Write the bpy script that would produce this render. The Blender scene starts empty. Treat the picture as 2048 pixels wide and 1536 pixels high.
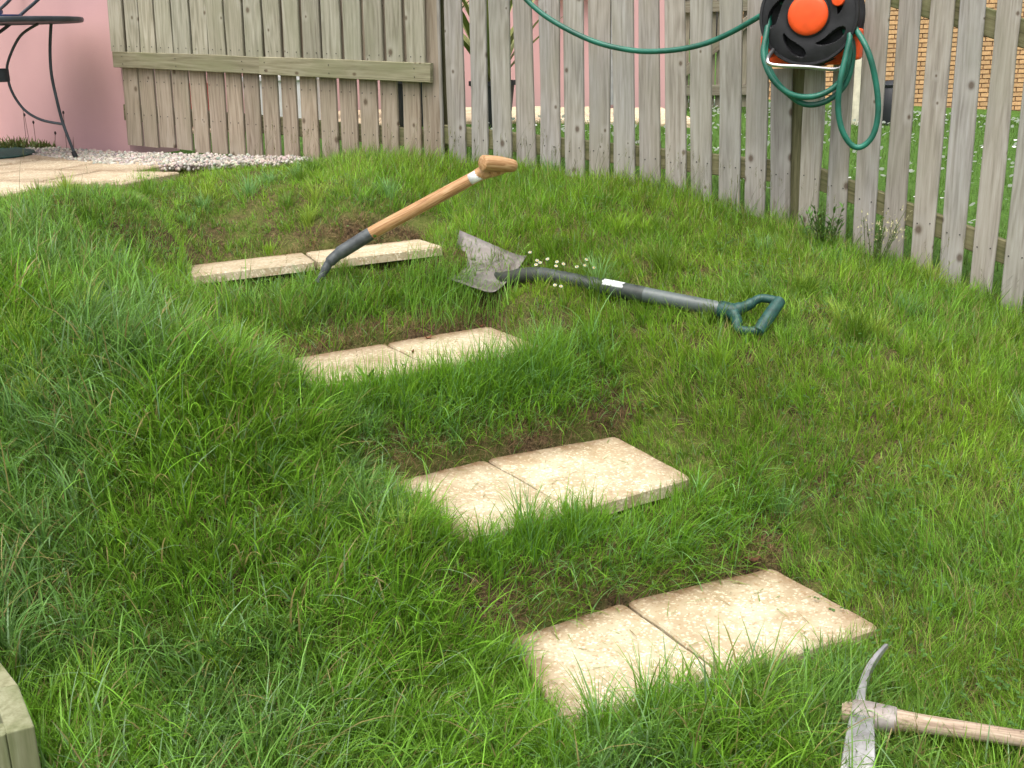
import bpy, math, random
import numpy as np
from mathutils import Vector, Matrix

random.seed(7)
rng = np.random.default_rng(11)
sc = bpy.context.scene
col = sc.collection

# ------------------------------------------------------------------ camera
PITCH, ROLL, FPX = math.radians(16.8), math.radians(1.45), 2290.0
fwd = Vector((0, math.cos(PITCH), -math.sin(PITCH)))
r0 = Vector((1, 0, 0)); d0 = fwd.cross(r0)
right = r0 * math.cos(ROLL) + d0 * math.sin(ROLL)
up = -(d0 * math.cos(ROLL) - r0 * math.sin(ROLL))
cd = bpy.data.cameras.new('camera'); cam = bpy.data.objects.new('camera', cd); col.objects.link(cam)
cam.matrix_world = Matrix(((right.x, up.x, -fwd.x, 0), (right.y, up.y, -fwd.y, 0), (right.z, up.z, -fwd.z, 1.6), (0, 0, 0, 1)))
cd.sensor_width = 36; cd.lens = FPX / 2048 * 36; cd.clip_start = 0.05; cd.clip_end = 1000
sc.camera = cam

# ------------------------------------------------------------------ sky, sun, exposure
SUN_EL, SUN_AZ = math.radians(70), math.radians(200)      # azimuth clockwise from +Y
w = bpy.data.worlds.new('World'); sc.world = w; w.use_nodes = True
nt = w.node_tree; nt.nodes.clear()
sky = nt.nodes.new('ShaderNodeTexSky'); sky.sky_type = 'NISHITA'; sky.sun_disc = False
sky.sun_elevation = SUN_EL; sky.sun_rotation = SUN_AZ
sky.air_density = 0.6; sky.dust_density = 6.0; sky.ozone_density = 0.3
hs = nt.nodes.new('ShaderNodeHueSaturation'); hs.inputs['Saturation'].default_value = 0.45
bg = nt.nodes.new('ShaderNodeBackground'); bg.inputs['Strength'].default_value = 0.15
wo = nt.nodes.new('ShaderNodeOutputWorld')
nt.links.new(sky.outputs[0], hs.inputs['Color']); nt.links.new(hs.outputs[0], bg.inputs[0]); nt.links.new(bg.outputs[0], wo.inputs[0])
sl = bpy.data.lights.new('sun', 'SUN'); sl.energy = 0.9; sl.angle = math.radians(80); sl.color = (1, 0.955, 0.89)
so = bpy.data.objects.new('sun', sl); col.objects.link(so)
sdir = Vector((math.sin(SUN_AZ) * math.cos(SUN_EL), math.cos(SUN_AZ) * math.cos(SUN_EL), math.sin(SUN_EL)))
so.rotation_euler = sdir.to_track_quat('Z', 'Y').to_euler(); so.location = (0, 0, 12)
sc.view_settings.view_transform = 'Standard'; sc.view_settings.look = 'None'
sc.view_settings.exposure = 1.08; sc.view_settings.gamma = 1; sc.view_settings.use_curve_mapping = False
sc.cycles.use_adaptive_sampling = True; sc.cycles.adaptive_threshold = 0.02; sc.cycles.max_bounces = 4; sc.cycles.diffuse_bounces = 2; sc.cycles.transmission_bounces = 4; sc.cycles.glossy_bounces = 2

# ------------------------------------------------------------------ helpers
def tag(o, label=None, cat=None, group=None, kind=None):
    if label: o['label'] = label
    if cat: o['category'] = cat
    if group: o['group'] = group
    if kind: o['kind'] = kind
    return o
def empty(name, loc=(0, 0, 0)):
    o = bpy.data.objects.new(name, None); o.location = loc; o.empty_display_size = 0.05; col.objects.link(o); return o
def link(name, me, mat=None, parent=None, mw=None):
    o = bpy.data.objects.new(name, me); col.objects.link(o)
    if mat is not None and not me.materials: me.materials.append(mat)
    if mw is not None: o.matrix_world = mw
    if parent is not None:
        o.parent = parent
        o.matrix_parent_inverse = Matrix.Translation(parent.location).inverted()
    return o
def mesh(name, v, f, smooth=False):
    me = bpy.data.meshes.new(name); me.from_pydata([tuple(p) for p in v], [], [tuple(q) for q in f]); me.update()
    if smooth: me.polygons.foreach_set('use_smooth', [True] * len(me.polygons))
    return me
def trimesh(name, V, T, tint=None, smooth=True):
    V = np.ascontiguousarray(V, dtype=np.float32); T = np.ascontiguousarray(T, dtype=np.int32)
    me = bpy.data.meshes.new(name)
    me.vertices.add(len(V)); me.vertices.foreach_set('co', V.ravel())
    n = len(T); me.loops.add(3 * n); me.loops.foreach_set('vertex_index', T.ravel())
    me.polygons.add(n); me.polygons.foreach_set('loop_start', np.arange(0, 3 * n, 3, dtype=np.int32))
    if smooth: me.polygons.foreach_set('use_smooth', np.ones(n, dtype=bool))
    me.update(calc_edges=True)
    if tint is not None:
        a = me.attributes.new('tint', 'FLOAT_COLOR', 'POINT')
        c = np.ones((len(V), 4), dtype=np.float32); c[:, :3] = tint; a.data.foreach_set('color', c.ravel())
    return me
class MB:
    """collects shapes into one mesh"""
    def __init__(s): s.v = []; s.f = []
    def add(s, v, f):
        b = len(s.v); s.v += [Vector(p) for p in v]; s.f += [tuple(b + i for i in q) for q in f]; return s
    def box(s, c, size, rot=None):
        hx, hy, hz = size[0] / 2, size[1] / 2, size[2] / 2
        R = rot or Matrix.Identity(3); c = Vector(c)
        v = [c + R @ Vector((x * hx, y * hy, z * hz)) for x in (-1, 1) for y in (-1, 1) for z in (-1, 1)]
        return s.add(v, [(0, 1, 3, 2), (4, 6, 7, 5), (0, 4, 5, 1), (2, 3, 7, 6), (0, 2, 6, 4), (1, 5, 7, 3)])
    def tube(s, pts, rad, n=10, closed=False, cap=True):
        pts = [Vector(p) for p in pts]; m = len(pts)
        rads = rad if isinstance(rad, (list, tuple)) else [rad] * m
        t = [((pts[(i + 1) % m] if closed or i < m - 1 else pts[i]) - (pts[i - 1] if closed or i > 0 else pts[i])).normalized() for i in range(m)]
        a = Vector((0, 0, 1)) if abs(t[0].z) < 0.9 else Vector((1, 0, 0))
        u = t[0].cross(a).normalized(); v = []; f = []
        for i in range(m):
            u = (u - t[i] * u.dot(t[i])).normalized(); w_ = t[i].cross(u)
            for k in range(n):
                th = 2 * math.pi * k / n
                v.append(pts[i] + (u * math.cos(th) + w_ * math.sin(th)) * rads[i])
        for i in range(m if closed else m - 1):
            j = (i + 1) % m
            for k in range(n): f.append((i * n + k, i * n + (k + 1) % n, j * n + (k + 1) % n, j * n + k))
        if cap and not closed: f.append(tuple(range(n - 1, -1, -1))); f.append(tuple((m - 1) * n + k for k in range(n)))
        return s.add(v, f)
    def lathe(s, prof, M, n=32):
        """prof: (radius, height along local z); M: 4x4"""
        v = []; f = []; m = len(prof)
        for r, h in prof:
            for k in range(n):
                th = 2 * math.pi * k / n; v.append(M @ Vector((r * math.cos(th), r * math.sin(th), h)))
        for i in range(m - 1):
            for k in range(n): f.append((i * n + k, i * n + (k + 1) % n, (i + 1) * n + (k + 1) % n, (i + 1) * n + k))
        if prof[0][0] > 1e-4: f.append(tuple(range(n - 1, -1, -1)))
        if prof[-1][0] > 1e-4: f.append(tuple((m - 1) * n + k for k in range(n)))
        return s.add(v, f)
    def build(s, name, mat, parent=None, smooth=True):
        me = mesh(name, s.v, s.f, smooth)
        if smooth:
            try: me.set_sharp_from_angle(angle=math.radians(42))
            except Exception: pass
        return link(name, me, mat, parent)
def spline(pts, n=10, closed=False):
    P = [Vector(p) for p in pts]; m = len(P); out = []
    for i in range(m if closed else m - 1):
        g = lambda k: P[k % m] if closed else P[max(0, min(m - 1, k))]
        a, b, c, d = g(i - 1), g(i), g(i + 1), g(i + 2)
        for k in range(n):
            t = k / n
            out.append(0.5 * ((2 * b) + (c - a) * t + (2 * a - 5 * b + 4 * c - d) * t * t + (3 * b - a - 3 * c + d) * t ** 3))
    if not closed: out.append(P[-1])
    return out
def frameM(o, z, x=None):
    z = Vector(z).normalized(); x = Vector(x) if x is not None else (Vector((0, 0, 1)) if abs(z.z) < .9 else Vector((1, 0, 0)))
    x = (x - z * x.dot(z)).normalized(); y = z.cross(x); o = Vector(o)
    return Matrix(((x.x, y.x, z.x, o.x), (x.y, y.y, z.y, o.y), (x.z, y.z, z.z, o.z), (0, 0, 0, 1)))

# ------------------------------------------------------------------ materials
class Mat:
    def __init__(s, name):
        s.m = bpy.data.materials.new(name); s.m.use_nodes = True; s.t = s.m.node_tree; s.n = s.t.nodes
        s.b = s.n['Principled BSDF']
    def new(s, ty, **k):
        n = s.n.new(ty)
        for a, b in k.items(): setattr(n, a, b)
        return n
    def l(s, a, b): s.t.links.new(a, b)
    def obj(s, scale=(1, 1, 1), rand=True):
        tc = s.new('ShaderNodeTexCoord'); mp = s.new('ShaderNodeMapping'); mp.inputs['Scale'].default_value = scale
        if rand:
            oi = s.new('ShaderNodeObjectInfo'); mu = s.new('ShaderNodeVectorMath', operation='SCALE'); mu.inputs[0].default_value = (37, 53, 71)
            s.l(oi.outputs['Random'], mu.inputs['Scale']); ad = s.new('ShaderNodeVectorMath', operation='ADD')
            s.l(tc.outputs['Object'], ad.inputs[0]); s.l(mu.outputs[0], ad.inputs[1]); s.l(ad.outputs[0], mp.inputs[0])
        else: s.l(tc.outputs['Object'], mp.inputs[0])
        return mp.outputs[0]
    def noise(s, vec, scale, detail=4, rough=.55, dist=0.):
        n = s.new('ShaderNodeTexNoise'); n.inputs['Scale'].default_value = scale; n.inputs['Detail'].default_value = detail
        n.inputs['Roughness'].default_value = rough; n.inputs['Distortion'].default_value = dist; s.l(vec, n.inputs['Vector']); return n.outputs[0]
    def ramp(s, fac, stops):
        r = s.new('ShaderNodeValToRGB'); e = r.color_ramp.elements
        while len(e) < len(stops): e.new(.5)
        for i, (p, c) in enumerate(stops): e[i].position = p; e[i].color = (*c, 1) if len(c) == 3 else c
        s.l(fac, r.inputs[0]); return r.outputs[0]
    def mix(s, fac, a, b, blend='MIX'):
        m = s.new('ShaderNodeMix', data_type='RGBA', blend_type=blend)
        for sock, val in ((m.inputs[0], fac), (m.inputs[6], a), (m.inputs[7], b)):
            if isinstance(val, (int, float)): sock.default_value = val
            elif isinstance(val, tuple): sock.default_value = (*val, 1)
            else: s.l(val, sock)
        return m.outputs[2]
    def math(s, op, a, b=None):
        m = s.new('ShaderNodeMath', operation=op)
        for sock, val in ((m.inputs[0], a), (m.inputs[1], b)):
            if val is None: continue
            if isinstance(val, (int, float)): sock.default_value = val
            else: s.l(val, sock)
        return m.outputs[0]
    def bump(s, h, strength=.3, dist=.003):
        b = s.new('ShaderNodeBump'); b.inputs['Strength'].default_value = strength; b.inputs['Distance'].default_value = dist
        s.l(h, b.inputs['Height']); s.l(b.outputs[0], s.b.inputs['Normal'])
    def set(s, color=None, rough=.6, metal=0., spec=.4):
        if color is not None:
            if isinstance(color, tuple): s.b.inputs['Base Color'].default_value = (*color, 1)
            else: s.l(color, s.b.inputs['Base Color'])
        s.b.inputs['Roughness'].default_value = rough; s.b.inputs['Metallic'].default_value = metal
        s.b.inputs['Specular IOR Level'].default_value = spec
        return s.m

def wood_mat(name, dark, mid, light, algae, algae_amt=.5, knot=True, silver=None):
    M = Mat(name)
    v = M.obj((1, 1, .055)); big = M.obj((1, 1, .35))
    warp = M.noise(M.obj((1, 1, .3)), 9, 2)
    g1 = M.noise(v, 60, 5, .6, .6); g2 = M.noise(v, 190, 3, .6, .3)
    g = M.math('ADD', M.math('MULTIPLY', g1, .65), M.math('MULTIPLY', g2, .35))
    fig = M.math('SINE', M.math('MULTIPLY', M.noise(M.obj((1, .25, .075)), 8.5, 2, .45), 95.0))
    g = M.math('ADD', g, M.math('MULTIPLY', fig, .06))
    c = M.ramp(g, [(.34, dark), (.5, mid), (.68, light)])
    oi = M.new('ShaderNodeObjectInfo')
    tone = M.ramp(oi.outputs['Random'], [(0, (.80, .78, .76)), (.35, (1.0, .97, .93)), (.7, (.92, .93, .90)), (1, (1.12, 1.08, 1.02))])
    c = M.mix(1.0, c, tone, 'MULTIPLY')
    a = M.ramp(M.noise(big, 7, 4, .6), [(.45, (0, 0, 0)), (.7, (1, 1, 1))])
    c = M.mix(M.math('MULTIPLY', a, algae_amt), c, algae)
    if silver:
        sv = M.ramp(M.noise(M.obj((1, 1, .22)), 5, 3), [(.42, (0, 0, 0)), (.62, (1, 1, 1))])
        c = M.mix(M.math('MULTIPLY', sv, .75), c, M.mix(1.0, c, silver, 'MULTIPLY'))
    h = g
    if knot:
        vo = M.new('ShaderNodeTexVoronoi', voronoi_dimensions='2D'); vo.inputs['Scale'].default_value = 5.2; vo.inputs['Randomness'].default_value = 1
        sx = M.new('ShaderNodeSeparateXYZ'); M.l(M.obj((1, 1, .72)), sx.inputs[0]); cx = M.new('ShaderNodeCombineXYZ')
        M.l(sx.outputs[0], cx.inputs[0]); M.l(sx.outputs[2], cx.inputs[1]); M.l(cx.outputs[0], vo.inputs['Vector'])
        sv_ = M.new('ShaderNodeSeparateColor'); M.l(vo.outputs['Color'], sv_.inputs[0])
        dk = M.math('DIVIDE', vo.outputs['Distance'], M.math('ADD', M.math('MULTIPLY', sv_.outputs[0], .9), .25))
        k = M.ramp(dk, [(.035, (1, 1, 1)), (.075, (0, 0, 0))])
        ring = M.ramp(dk, [(.07, (0, 0, 0)), (.11, (1, 1, 1)), (.3, (0, 0, 0))])
        c = M.mix(M.math('MULTIPLY', ring, .35), c, light)
        c = M.mix(M.math('MULTIPLY', k, .78), c, (.085, .055, .036))
    M.bump(h, .5, .002)
    return M.set(c, .85, 0, .2)
wood_grey = wood_mat('fence_wood_grey', (.245, .222, .192), (.335, .310, .277), (.415, .392, .36), (.26, .25, .185), .36, True, (.93, .97, 1.07))
wood_warm = wood_mat('fence_wood_warm', (.22, .175, .132), (.315, .262, .205), (.39, .335, .275), (.25, .23, .16), .4, True)
wood_green = wood_mat('fence_wood_green', (.205, .195, .148), (.31, .297, .238), (.40, .387, .325), (.225, .225, .15), .55, True)
wood_rail = wood_mat('rail_wood', (.15, .14, .09), (.225, .212, .145), (.285, .275, .195), (.17, .18, .095), .7, True)
wood_post = wood_mat('post_wood', (.09, .085, .045), (.17, .16, .09), (.23, .22, .13), (.10, .12, .045), .8, False)
wood_planter = wood_mat('planter_wood', (.17, .172, .10), (.225, .228, .14), (.28, .285, .185), (.075, .10, .025), .9, False)
wood_shed = wood_mat('shed_wood', (.13, .11, .085), (.21, .185, .145), (.27, .25, .2), (.15, .16, .10), .5, False)

def handle_wood(name, a, b, c, rough=.42):
    M = Mat(name); v = M.obj((1, 1, .05), False)
    g = M.noise(v, 95, 4, .6, 1.2); c1 = M.ramp(g, [(.38, a), (.5, b), (.63, c)])
    c1 = M.mix(M.math('MULTIPLY', M.noise(M.obj((1, 1, 1), False), 14, 3), .35), c1, a)
    M.bump(g, .12, .001); return M.set(c1, rough, 0, .4)
ash_wood = handle_wood('ash_handle', (.27, .135, .052), (.45, .262, .122), (.56, .365, .20))
old_ash = handle_wood('old_handle', (.21, .15, .105), (.37, .285, .205), (.46, .375, .285), .8)

def paint(name, colr, rough=.5, metal=0, var=.12, spec=.4, scale=12, bump=0):
    M = Mat(name); n = M.noise(M.obj((1, 1, 1)), scale, 5)
    lo = tuple(max(0, x * (1 - var * 2)) for x in colr); hi = tuple(min(1, x * (1 + var * 2)) for x in colr)
    c = M.ramp(n, [(.3, lo), (.5, colr), (.7, hi)])
    if bump: M.bump(M.noise(M.obj((1, 1, 1)), scale * 8, 3), bump, .002)
    return M.set(c, rough, metal, spec)
black_plastic = paint('black_plastic', (.016, .016, .018), .55, 0, .32, .35, 14, .2)
orange_plastic = paint('orange_plastic', (.80, .085, .012), .45, 0, .05, .45, 30)
green_hose = paint('green_hose', (.010, .105, .070), .42, 0, .28, .45, 9)
silver = paint('galvanised_wire', (.62, .61, .63), .32, 1, .1)
green_steel = paint('green_steel', (.032, .050, .046), .5, .3, .25, .4, 40, .1)
socket_grey = paint('grey_socket', (.070, .080, .082), .45, .2, .2, .4, 30, .1)
grey_sleeve = paint('dark_green_sleeve', (.034, .044, .038), .5, 0, .25, .4, 30, .08)
grey_shaft = paint('grey_green_shaft', (.085, .105, .10), .4, 0, .15, .45)
green_grip = paint('green_grip', (.014, .060, .050), .5, 0, .2, .4, 50)
white_sticker = paint('white_sticker', (.74, .76, .76), .4, 0, .06)
table_metal = paint('dark_table_metal', (.040, .050, .060), .45, .2, .2)
pane_mat = paint('window_pane', (.20, .25, .23), .15, 0, .1, .5, 2)
dark_pot = paint('dark_pot', (.012, .014, .017), .6)
cream_paint = paint('cream_paint', (.62, .58, .45), .6)
white_paint = paint('white_paint', (.78, .78, .78), .5, 0, .04)
red_plastic = paint('red_plastic', (.48, .02, .015), .5)
blue_glaze = paint('blue_glaze', (.12, .2, .55), .25, 0, .1)
mat_green = paint('green_mat', (.018, .060, .050), .8, 0, .3, .3, 60, .4)
paint_stem = paint('daisy_stem', (.07, .14, .03)); paint_yellow = paint('daisy_disc', (.65, .42, .02))
leaf_brown = paint('dead_leaf', (.14, .055, .025), .7, 0, .3)
mortar_mat = paint('mortar', (.27, .16, .10), .9, 0, .1)
def brick_material():
    M = Mat('tan_brick'); oi = M.new('ShaderNodeObjectInfo')
    c = M.ramp(M.noise(M.obj((1, 1, 1)), 25, 5), [(.3, (.46, .27, .13)), (.6, (.60, .38, .20)), (.8, (.66, .46, .27))])
    t = M.ramp(oi.outputs['Random'], [(0, (.85, .85, .85)), (1, (1.12, 1.1, 1.08))])
    return M.set(M.mix(1., c, t, 'MULTIPLY'), .85, 0, .2)
tan_brick = brick_material()
def pink_material():
    M = Mat('pink_render'); v = M.obj((1, 1, 1), False)
    c = M.ramp(M.noise(v, 1.6, 5), [(.3, (.535, .318, .318)), (.55, (.555, .335, .335)), (.75, (.58, .36, .357))])
    st = M.ramp(M.noise(M.obj((1, 1, .25), False), 3.2, 4), [(.5, (0, 0, 0)), (.75, (1, 1, 1))])
    c = M.mix(M.math('MULTIPLY', st, .35), c, (.50, .305, .295))
    M.bump(M.noise(v, 120, 4), .25, .004); return M.set(c, .85, 0, .2)
pink = pink_material()
def slab_material(name, lo, mid, hi, stain, stain_amt):
    M = Mat(name); v = M.obj((1, 1, 1))
    c = M.ramp(M.noise(v, 9, 6, .6), [(.3, lo), (.52, mid), (.75, hi)])
    vo = M.new('ShaderNodeTexVoronoi'); vo.inputs['Scale'].default_value = 150; M.l(v, vo.inputs['Vector'])
    sp = M.new('ShaderNodeSeparateColor'); M.l(vo.outputs['Color'], sp.inputs[0])
    c = M.mix(M.ramp(sp.outputs[0], [(.80, (0, 0, 0)), (.86, (.8, .8, .8))]), c, (.70, .62, .47))
    c = M.mix(M.ramp(sp.outputs[1], [(.90, (0, 0, 0)), (.95, (.6, .6, .6))]), c, (.30, .19, .09))
    c = M.mix(M.math('MULTIPLY', M.ramp(M.noise(v, 5.5, 6, .65, .5), [(.5, (0, 0, 0)), (.72, (1, 1, 1))]), stain_amt), c, stain)
    oi = M.new('ShaderNodeObjectInfo'); c = M.mix(1., c, M.ramp(oi.outputs['Random'], [(0, (.84, .82, .80)), (.5, (.98, .97, .95)), (1, (1.07, 1.06, 1.05))]), 'MULTIPLY')
    c = M.mix(M.math('MULTIPLY', M.ramp(M.noise(v, 2.6, 7, .7, .8), [(.54, (0, 0, 0)), (.70, (1, 1, 1))]), .26), c, (.22, .19, .10))
    e = M.new('ShaderNodeAttribute', attribute_name='edge_dirt')
    d = M.math('MULTIPLY', e.outputs['Fac'], M.ramp(M.noise(v, 22, 4, .6), [(.3, (.45, .45, .45)), (.62, (1, 1, 1))]))
    c = M.mix(d, c, (.155, .088, .042))
    M.bump(vo.outputs['Distance'], .35, .003); return M.set(c, .8, 0, .25)
step_stone = slab_material('step_slab_stone', (.335, .270, .165), (.435, .375, .258), (.52, .46, .345), (.28, .195, .105), .6)
patio_stone = slab_material('patio_slab_stone', (.34, .285, .19), (.42, .355, .25), (.47, .41, .305), (.29, .215, .125), .5)
def metal_material(name, a, b, c, metal, rough, sc_=18):
    M = Mat(name); v = M.obj((1, 1, 1), False)
    cc = M.ramp(M.noise(v, sc_, 7, .65), [(.32, a), (.5, b), (.68, c)])
    M.bump(M.noise(v, sc_ * 6, 4), .25, .001); return M.set(cc, rough, metal, .4)
blade_metal = metal_material('muddy_blade_metal', (.125, .108, .095), (.165, .150, .138), (.205, .192, .182), .3, .52, 11)
worn_steel = metal_material('worn_steel', (.22, .21, .20), (.36, .355, .355), (.48, .48, .485), .6, .42, 14)
rust_steel = metal_material('dull_rusty_steel', (.20, .165, .145), (.285, .25, .23), (.34, .31, .295), .3, .6, 20)
socket_mud = metal_material('muddy_socket', (.060, .055, .040), (.045, .050, .040), (.034, .044, .036), .15, .55, 16)
def soil_material():
    M = Mat('turf_soil'); v = M.obj((1, 1, 1), False)
    c = M.ramp(M.noise(v, 75, 9, .8), [(.36, (.018, .012, .007)), (.5, (.075, .052, .028)), (.64, (.19, .13, .07))])
    g = M.ramp(M.noise(v, 5, 5), [(.40, (0, 0, 0)), (.6, (1, 1, 1))])
    c = M.mix(M.math('MULTIPLY', g, .7), c, (.085, .12, .022))
    M.bump(M.noise(v, 90, 6), .9, .012); return M.set(c, .95, 0, .1)
soil = soil_material()
def far_lawn_material():
    M = Mat('far_lawn'); v = M.obj((1, 1, 1), False)
    c = M.ramp(M.noise(v, 40, 8, .7), [(.3, (.035, .085, .014)), (.5, (.075, .16, .026)), (.7, (.12, .22, .045))])
    M.bump(M.noise(v, 120, 5), .8, .03); return M.set(c, .9, 0, .1)
far_lawn = far_lawn_material()
def stone_material():
    M = Mat('white_gravel'); a = M.new('ShaderNodeAttribute', attribute_name='tint')
    n = M.noise(M.obj((1, 1, 1), False), 60, 4); c = M.mix(1., a.outputs['Color'], M.ramp(n, [(.3, (.8, .78, .75)), (.6, (1, 1, 1))]), 'MULTIPLY')
    return M.set(c, .8, 0, .3)
gravel_mat = stone_material()
def leaf_material(name, trans=.42, rough=.5):
    M = Mat(name); a = M.new('ShaderNodeAttribute', attribute_name='tint')
    M.l(a.outputs['Color'], M.b.inputs['Base Color']); M.b.inputs['Roughness'].default_value = rough; M.b.inputs['Specular IOR Level'].default_value = .35
    tr = M.new('ShaderNodeBsdfTranslucent'); hsn = M.new('ShaderNodeHueSaturation'); hsn.inputs['Value'].default_value = 1.25; hsn.inputs['Hue'].default_value = .485
    M.l(a.outputs['Color'], hsn.inputs['Color']); M.l(hsn.outputs[0], tr.inputs['Color'])
    mx = M.new('ShaderNodeMixShader'); mx.inputs[0].default_value = trans
    M.l(M.b.outputs[0], mx.inputs[1]); M.l(tr.outputs[0], mx.inputs[2]); M.l(mx.outputs[0], M.n['Material Output'].inputs[0]); return M.m
grass_mat = leaf_material('grass_blade'); dry_mat = leaf_material('dry_blade', .1, .8); petal_mat = leaf_material('plant_leaf', .2)

# ------------------------------------------------------------------ terrain
STEP_QUADS = [  # six points of each step: front L, joint, R; back R, joint, L
    [(.114, 2.316, .051), (.518, 2.515, .067), (.967, 2.708, .085), (.760, 3.093, .081), (.299, 2.931, .064), (-.036, 2.757, .050)],
    [(-0.147, 2.882, 0.284), (0.181, 3.081, 0.279), (0.561, 3.334, 0.274), (0.352, 3.708, 0.288), (-0.098, 3.49, 0.296), (-0.405, 3.279, 0.3)],
    [(-0.637, 3.464, 0.55), (-0.255, 3.673, 0.555), (0.128, 3.881, 0.558), (-0.081, 4.263, 0.549), (-0.464, 4.055, 0.545), (-0.846, 3.846, 0.541)],
    [(-1.192, 4.212, 0.782), (-0.738, 4.339, 0.802), (-0.253, 4.476, 0.823), (-0.379, 4.93, 0.779), (-0.864, 4.793, 0.757), (-1.318, 4.665, 0.737)]]
CTRL = [(-.31, 5.75, 1.02), (-.03, 5.60, 1.0), (.65, 5.24, .92), (1.06, 5.02, .83), (1.24, 4.93, .78), (1.35, 4.85, .745), (1.70, 4.61, .64), (1.95, 4.44, .53), (2.22, 4.25, .40),
        (-2.1, 4.74, .975), (-1.70, 5.20, .985), (-1.17, 6.03, .985), (-1.75, 5.7, .98), (-1.5, 5.2, .97), (-2.2, 6.7, 1.0), (-3.2, 5.0, .98), (-3.2, 7.0, 1.0), (-1.4, 4.6, .95), (-.7, 5.0, .94),
        (-1.6, 3.9, .90), (-1.35, 3.0, .60), (-1.7, 2.5, .47), (-2.6, 3.2, .75), (-.75, 2.9, .36), (-1.0, 3.45, .66), (-.95, 1.95, .10), (-.9, 2.4, .14), (-.35, 2.45, .05), (0, 2.15, -.02), (.8, 2.3, .0), (1.2, 2.3, .03), (1.35, 2.7, .12),
        (1.2, 3.1, .25), (.85, 3.35, .27), (1.0, 3.7, .49), (.55, 3.8, .48), (1.6, 3.7, .40), (.56, 4.5, .78), (.22, 4.05, .60), (.02, 4.2, .68), (-1.15, 3.75, .70), (-1.45, 4.25, .86), (.1, 4.9, .92), (-.1, 4.7, .86), (2.2, 3.4, .2), (1.8, 2.5, .02), (2.6, 2.6, -.05),
        (0, 1.2, -.25), (-1.6, 1.2, -.05), (1.6, 1.2, -.25), (3.0, 1.2, -.3), (3.2, 4.0, .2),
        (.42, 7.1, 1.02), (.62, 10.4, 1.0), (3, 8, .78), (5.5, 15.4, .5), (7.5, 20, .30), (-4, 11, 1.0), (-3, 9, 1.0), (12, 20, .0), (6, 9, .45), (-8, 16, .9), (4.5, 5, .1), (-8, 6, .95), (-6, 1, .4)]
for k, q in enumerate(STEP_QUADS):
    for i, (x, y, z) in enumerate(q): CTRL.append((x, y, z - ((.028, .028, .028, .05)[k] if i < 3 else -.01)))
CT = np.array(CTRL)
def _U(r2): return np.where(r2 > 1e-12, r2 * np.log(np.maximum(r2, 1e-12)), 0.)
n_ = len(CT); K = _U(((CT[:, None, :2] - CT[None, :, :2]) ** 2).sum(-1)) + np.eye(n_) * 2e-3
Pm = np.hstack([np.ones((n_, 1)), CT[:, :2]]); A_ = np.block([[K, Pm], [Pm.T, np.zeros((3, 3))]])
TPS = np.linalg.solve(A_, np.concatenate([CT[:, 2], np.zeros(3)]))
def value_noise(seed, scale):
    r = np.random.default_rng(seed); G = r.random((128, 128))
    def f(x, y):
        u = np.asarray(x) * scale + 37.3; v = np.asarray(y) * scale + 11.7
        i = np.floor(u).astype(int); j = np.floor(v).astype(int); a = u - i; b = v - j
        a = a * a * (3 - 2 * a); b = b * b * (3 - 2 * b); g = lambda p, q: G[p % 128, q % 128]
        return (g(i, j) * (1 - a) + g(i + 1, j) * a) * (1 - b) + (g(i, j + 1) * (1 - a) + g(i + 1, j + 1) * a) * b
    return f
bump_n = value_noise(3, 5.0); bump_s = value_noise(4, 17.0)
def quad_dist(x, y, q):
    q = [np.array(p[:2]) for p in q]; c = sum(q) / len(q); out = np.full(np.shape(x), 9.)
    for i in range(len(q)):
        a, b = q[i], q[(i + 1) % len(q)]; d = b - a; nrm = np.array([-d[1], d[0]]) / np.hypot(*d)
        if nrm @ (c - a) < 0: nrm = -nrm
        out = np.minimum(out, (x - a[0]) * nrm[0] + (y - a[1]) * nrm[1])
    return out
def in_quad(x, y, q, grow=0.):
    q = [np.array(p[:2]) for p in q]; c = sum(q) / len(q); ins = np.ones(np.shape(x), bool)
    for i in range(len(q)):
        a, b = q[i], q[(i + 1) % len(q)]; d = b - a; nrm = np.array([-d[1], d[0]]) / np.hypot(*d)
        if nrm @ (c - a) < 0: nrm = -nrm
        ins &= ((x - a[0]) * nrm[0] + (y - a[1]) * nrm[1]) > -grow
    return ins
QUADS = []
for q in STEP_QUADS: QUADS += [[q[0], q[1], q[4], q[5]], [q[1], q[2], q[3], q[4]]]
def slab_plane(q):
    P = np.array(q); c, *_ = np.linalg.lstsq(np.c_[P[:, :2], np.ones(len(P))], P[:, 2], rcond=None); return c
SP = [slab_plane(q) for q in STEP_QUADS]
PATIO = [(-2.05, 4.70), (-1.70, 5.20), (-1.85, 6.05), (-2.30, 6.60), (-3.4, 7.5), (-6, 7.5), (-6, 4.3), (-2.6, 4.3)]
E0, E1, E2, E3 = (np.array(p) for p in ((-2.2, 6.7), (-.31, 5.75), (1.24, 4.93), (2.22, 4.25)))
def in_poly(x, y, poly):
    x = np.asarray(x); y = np.asarray(y); ins = np.zeros(x.shape, bool); n = len(poly)
    for i in range(n):
        (x1, y1), (x2, y2) = poly[i], poly[(i + 1) % n]
        c = ((y1 > y) != (y2 > y)) & (x < (x2 - x1) * (y - y1) / (y2 - y1 + 1e-12) + x1); ins ^= c
    return ins
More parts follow.
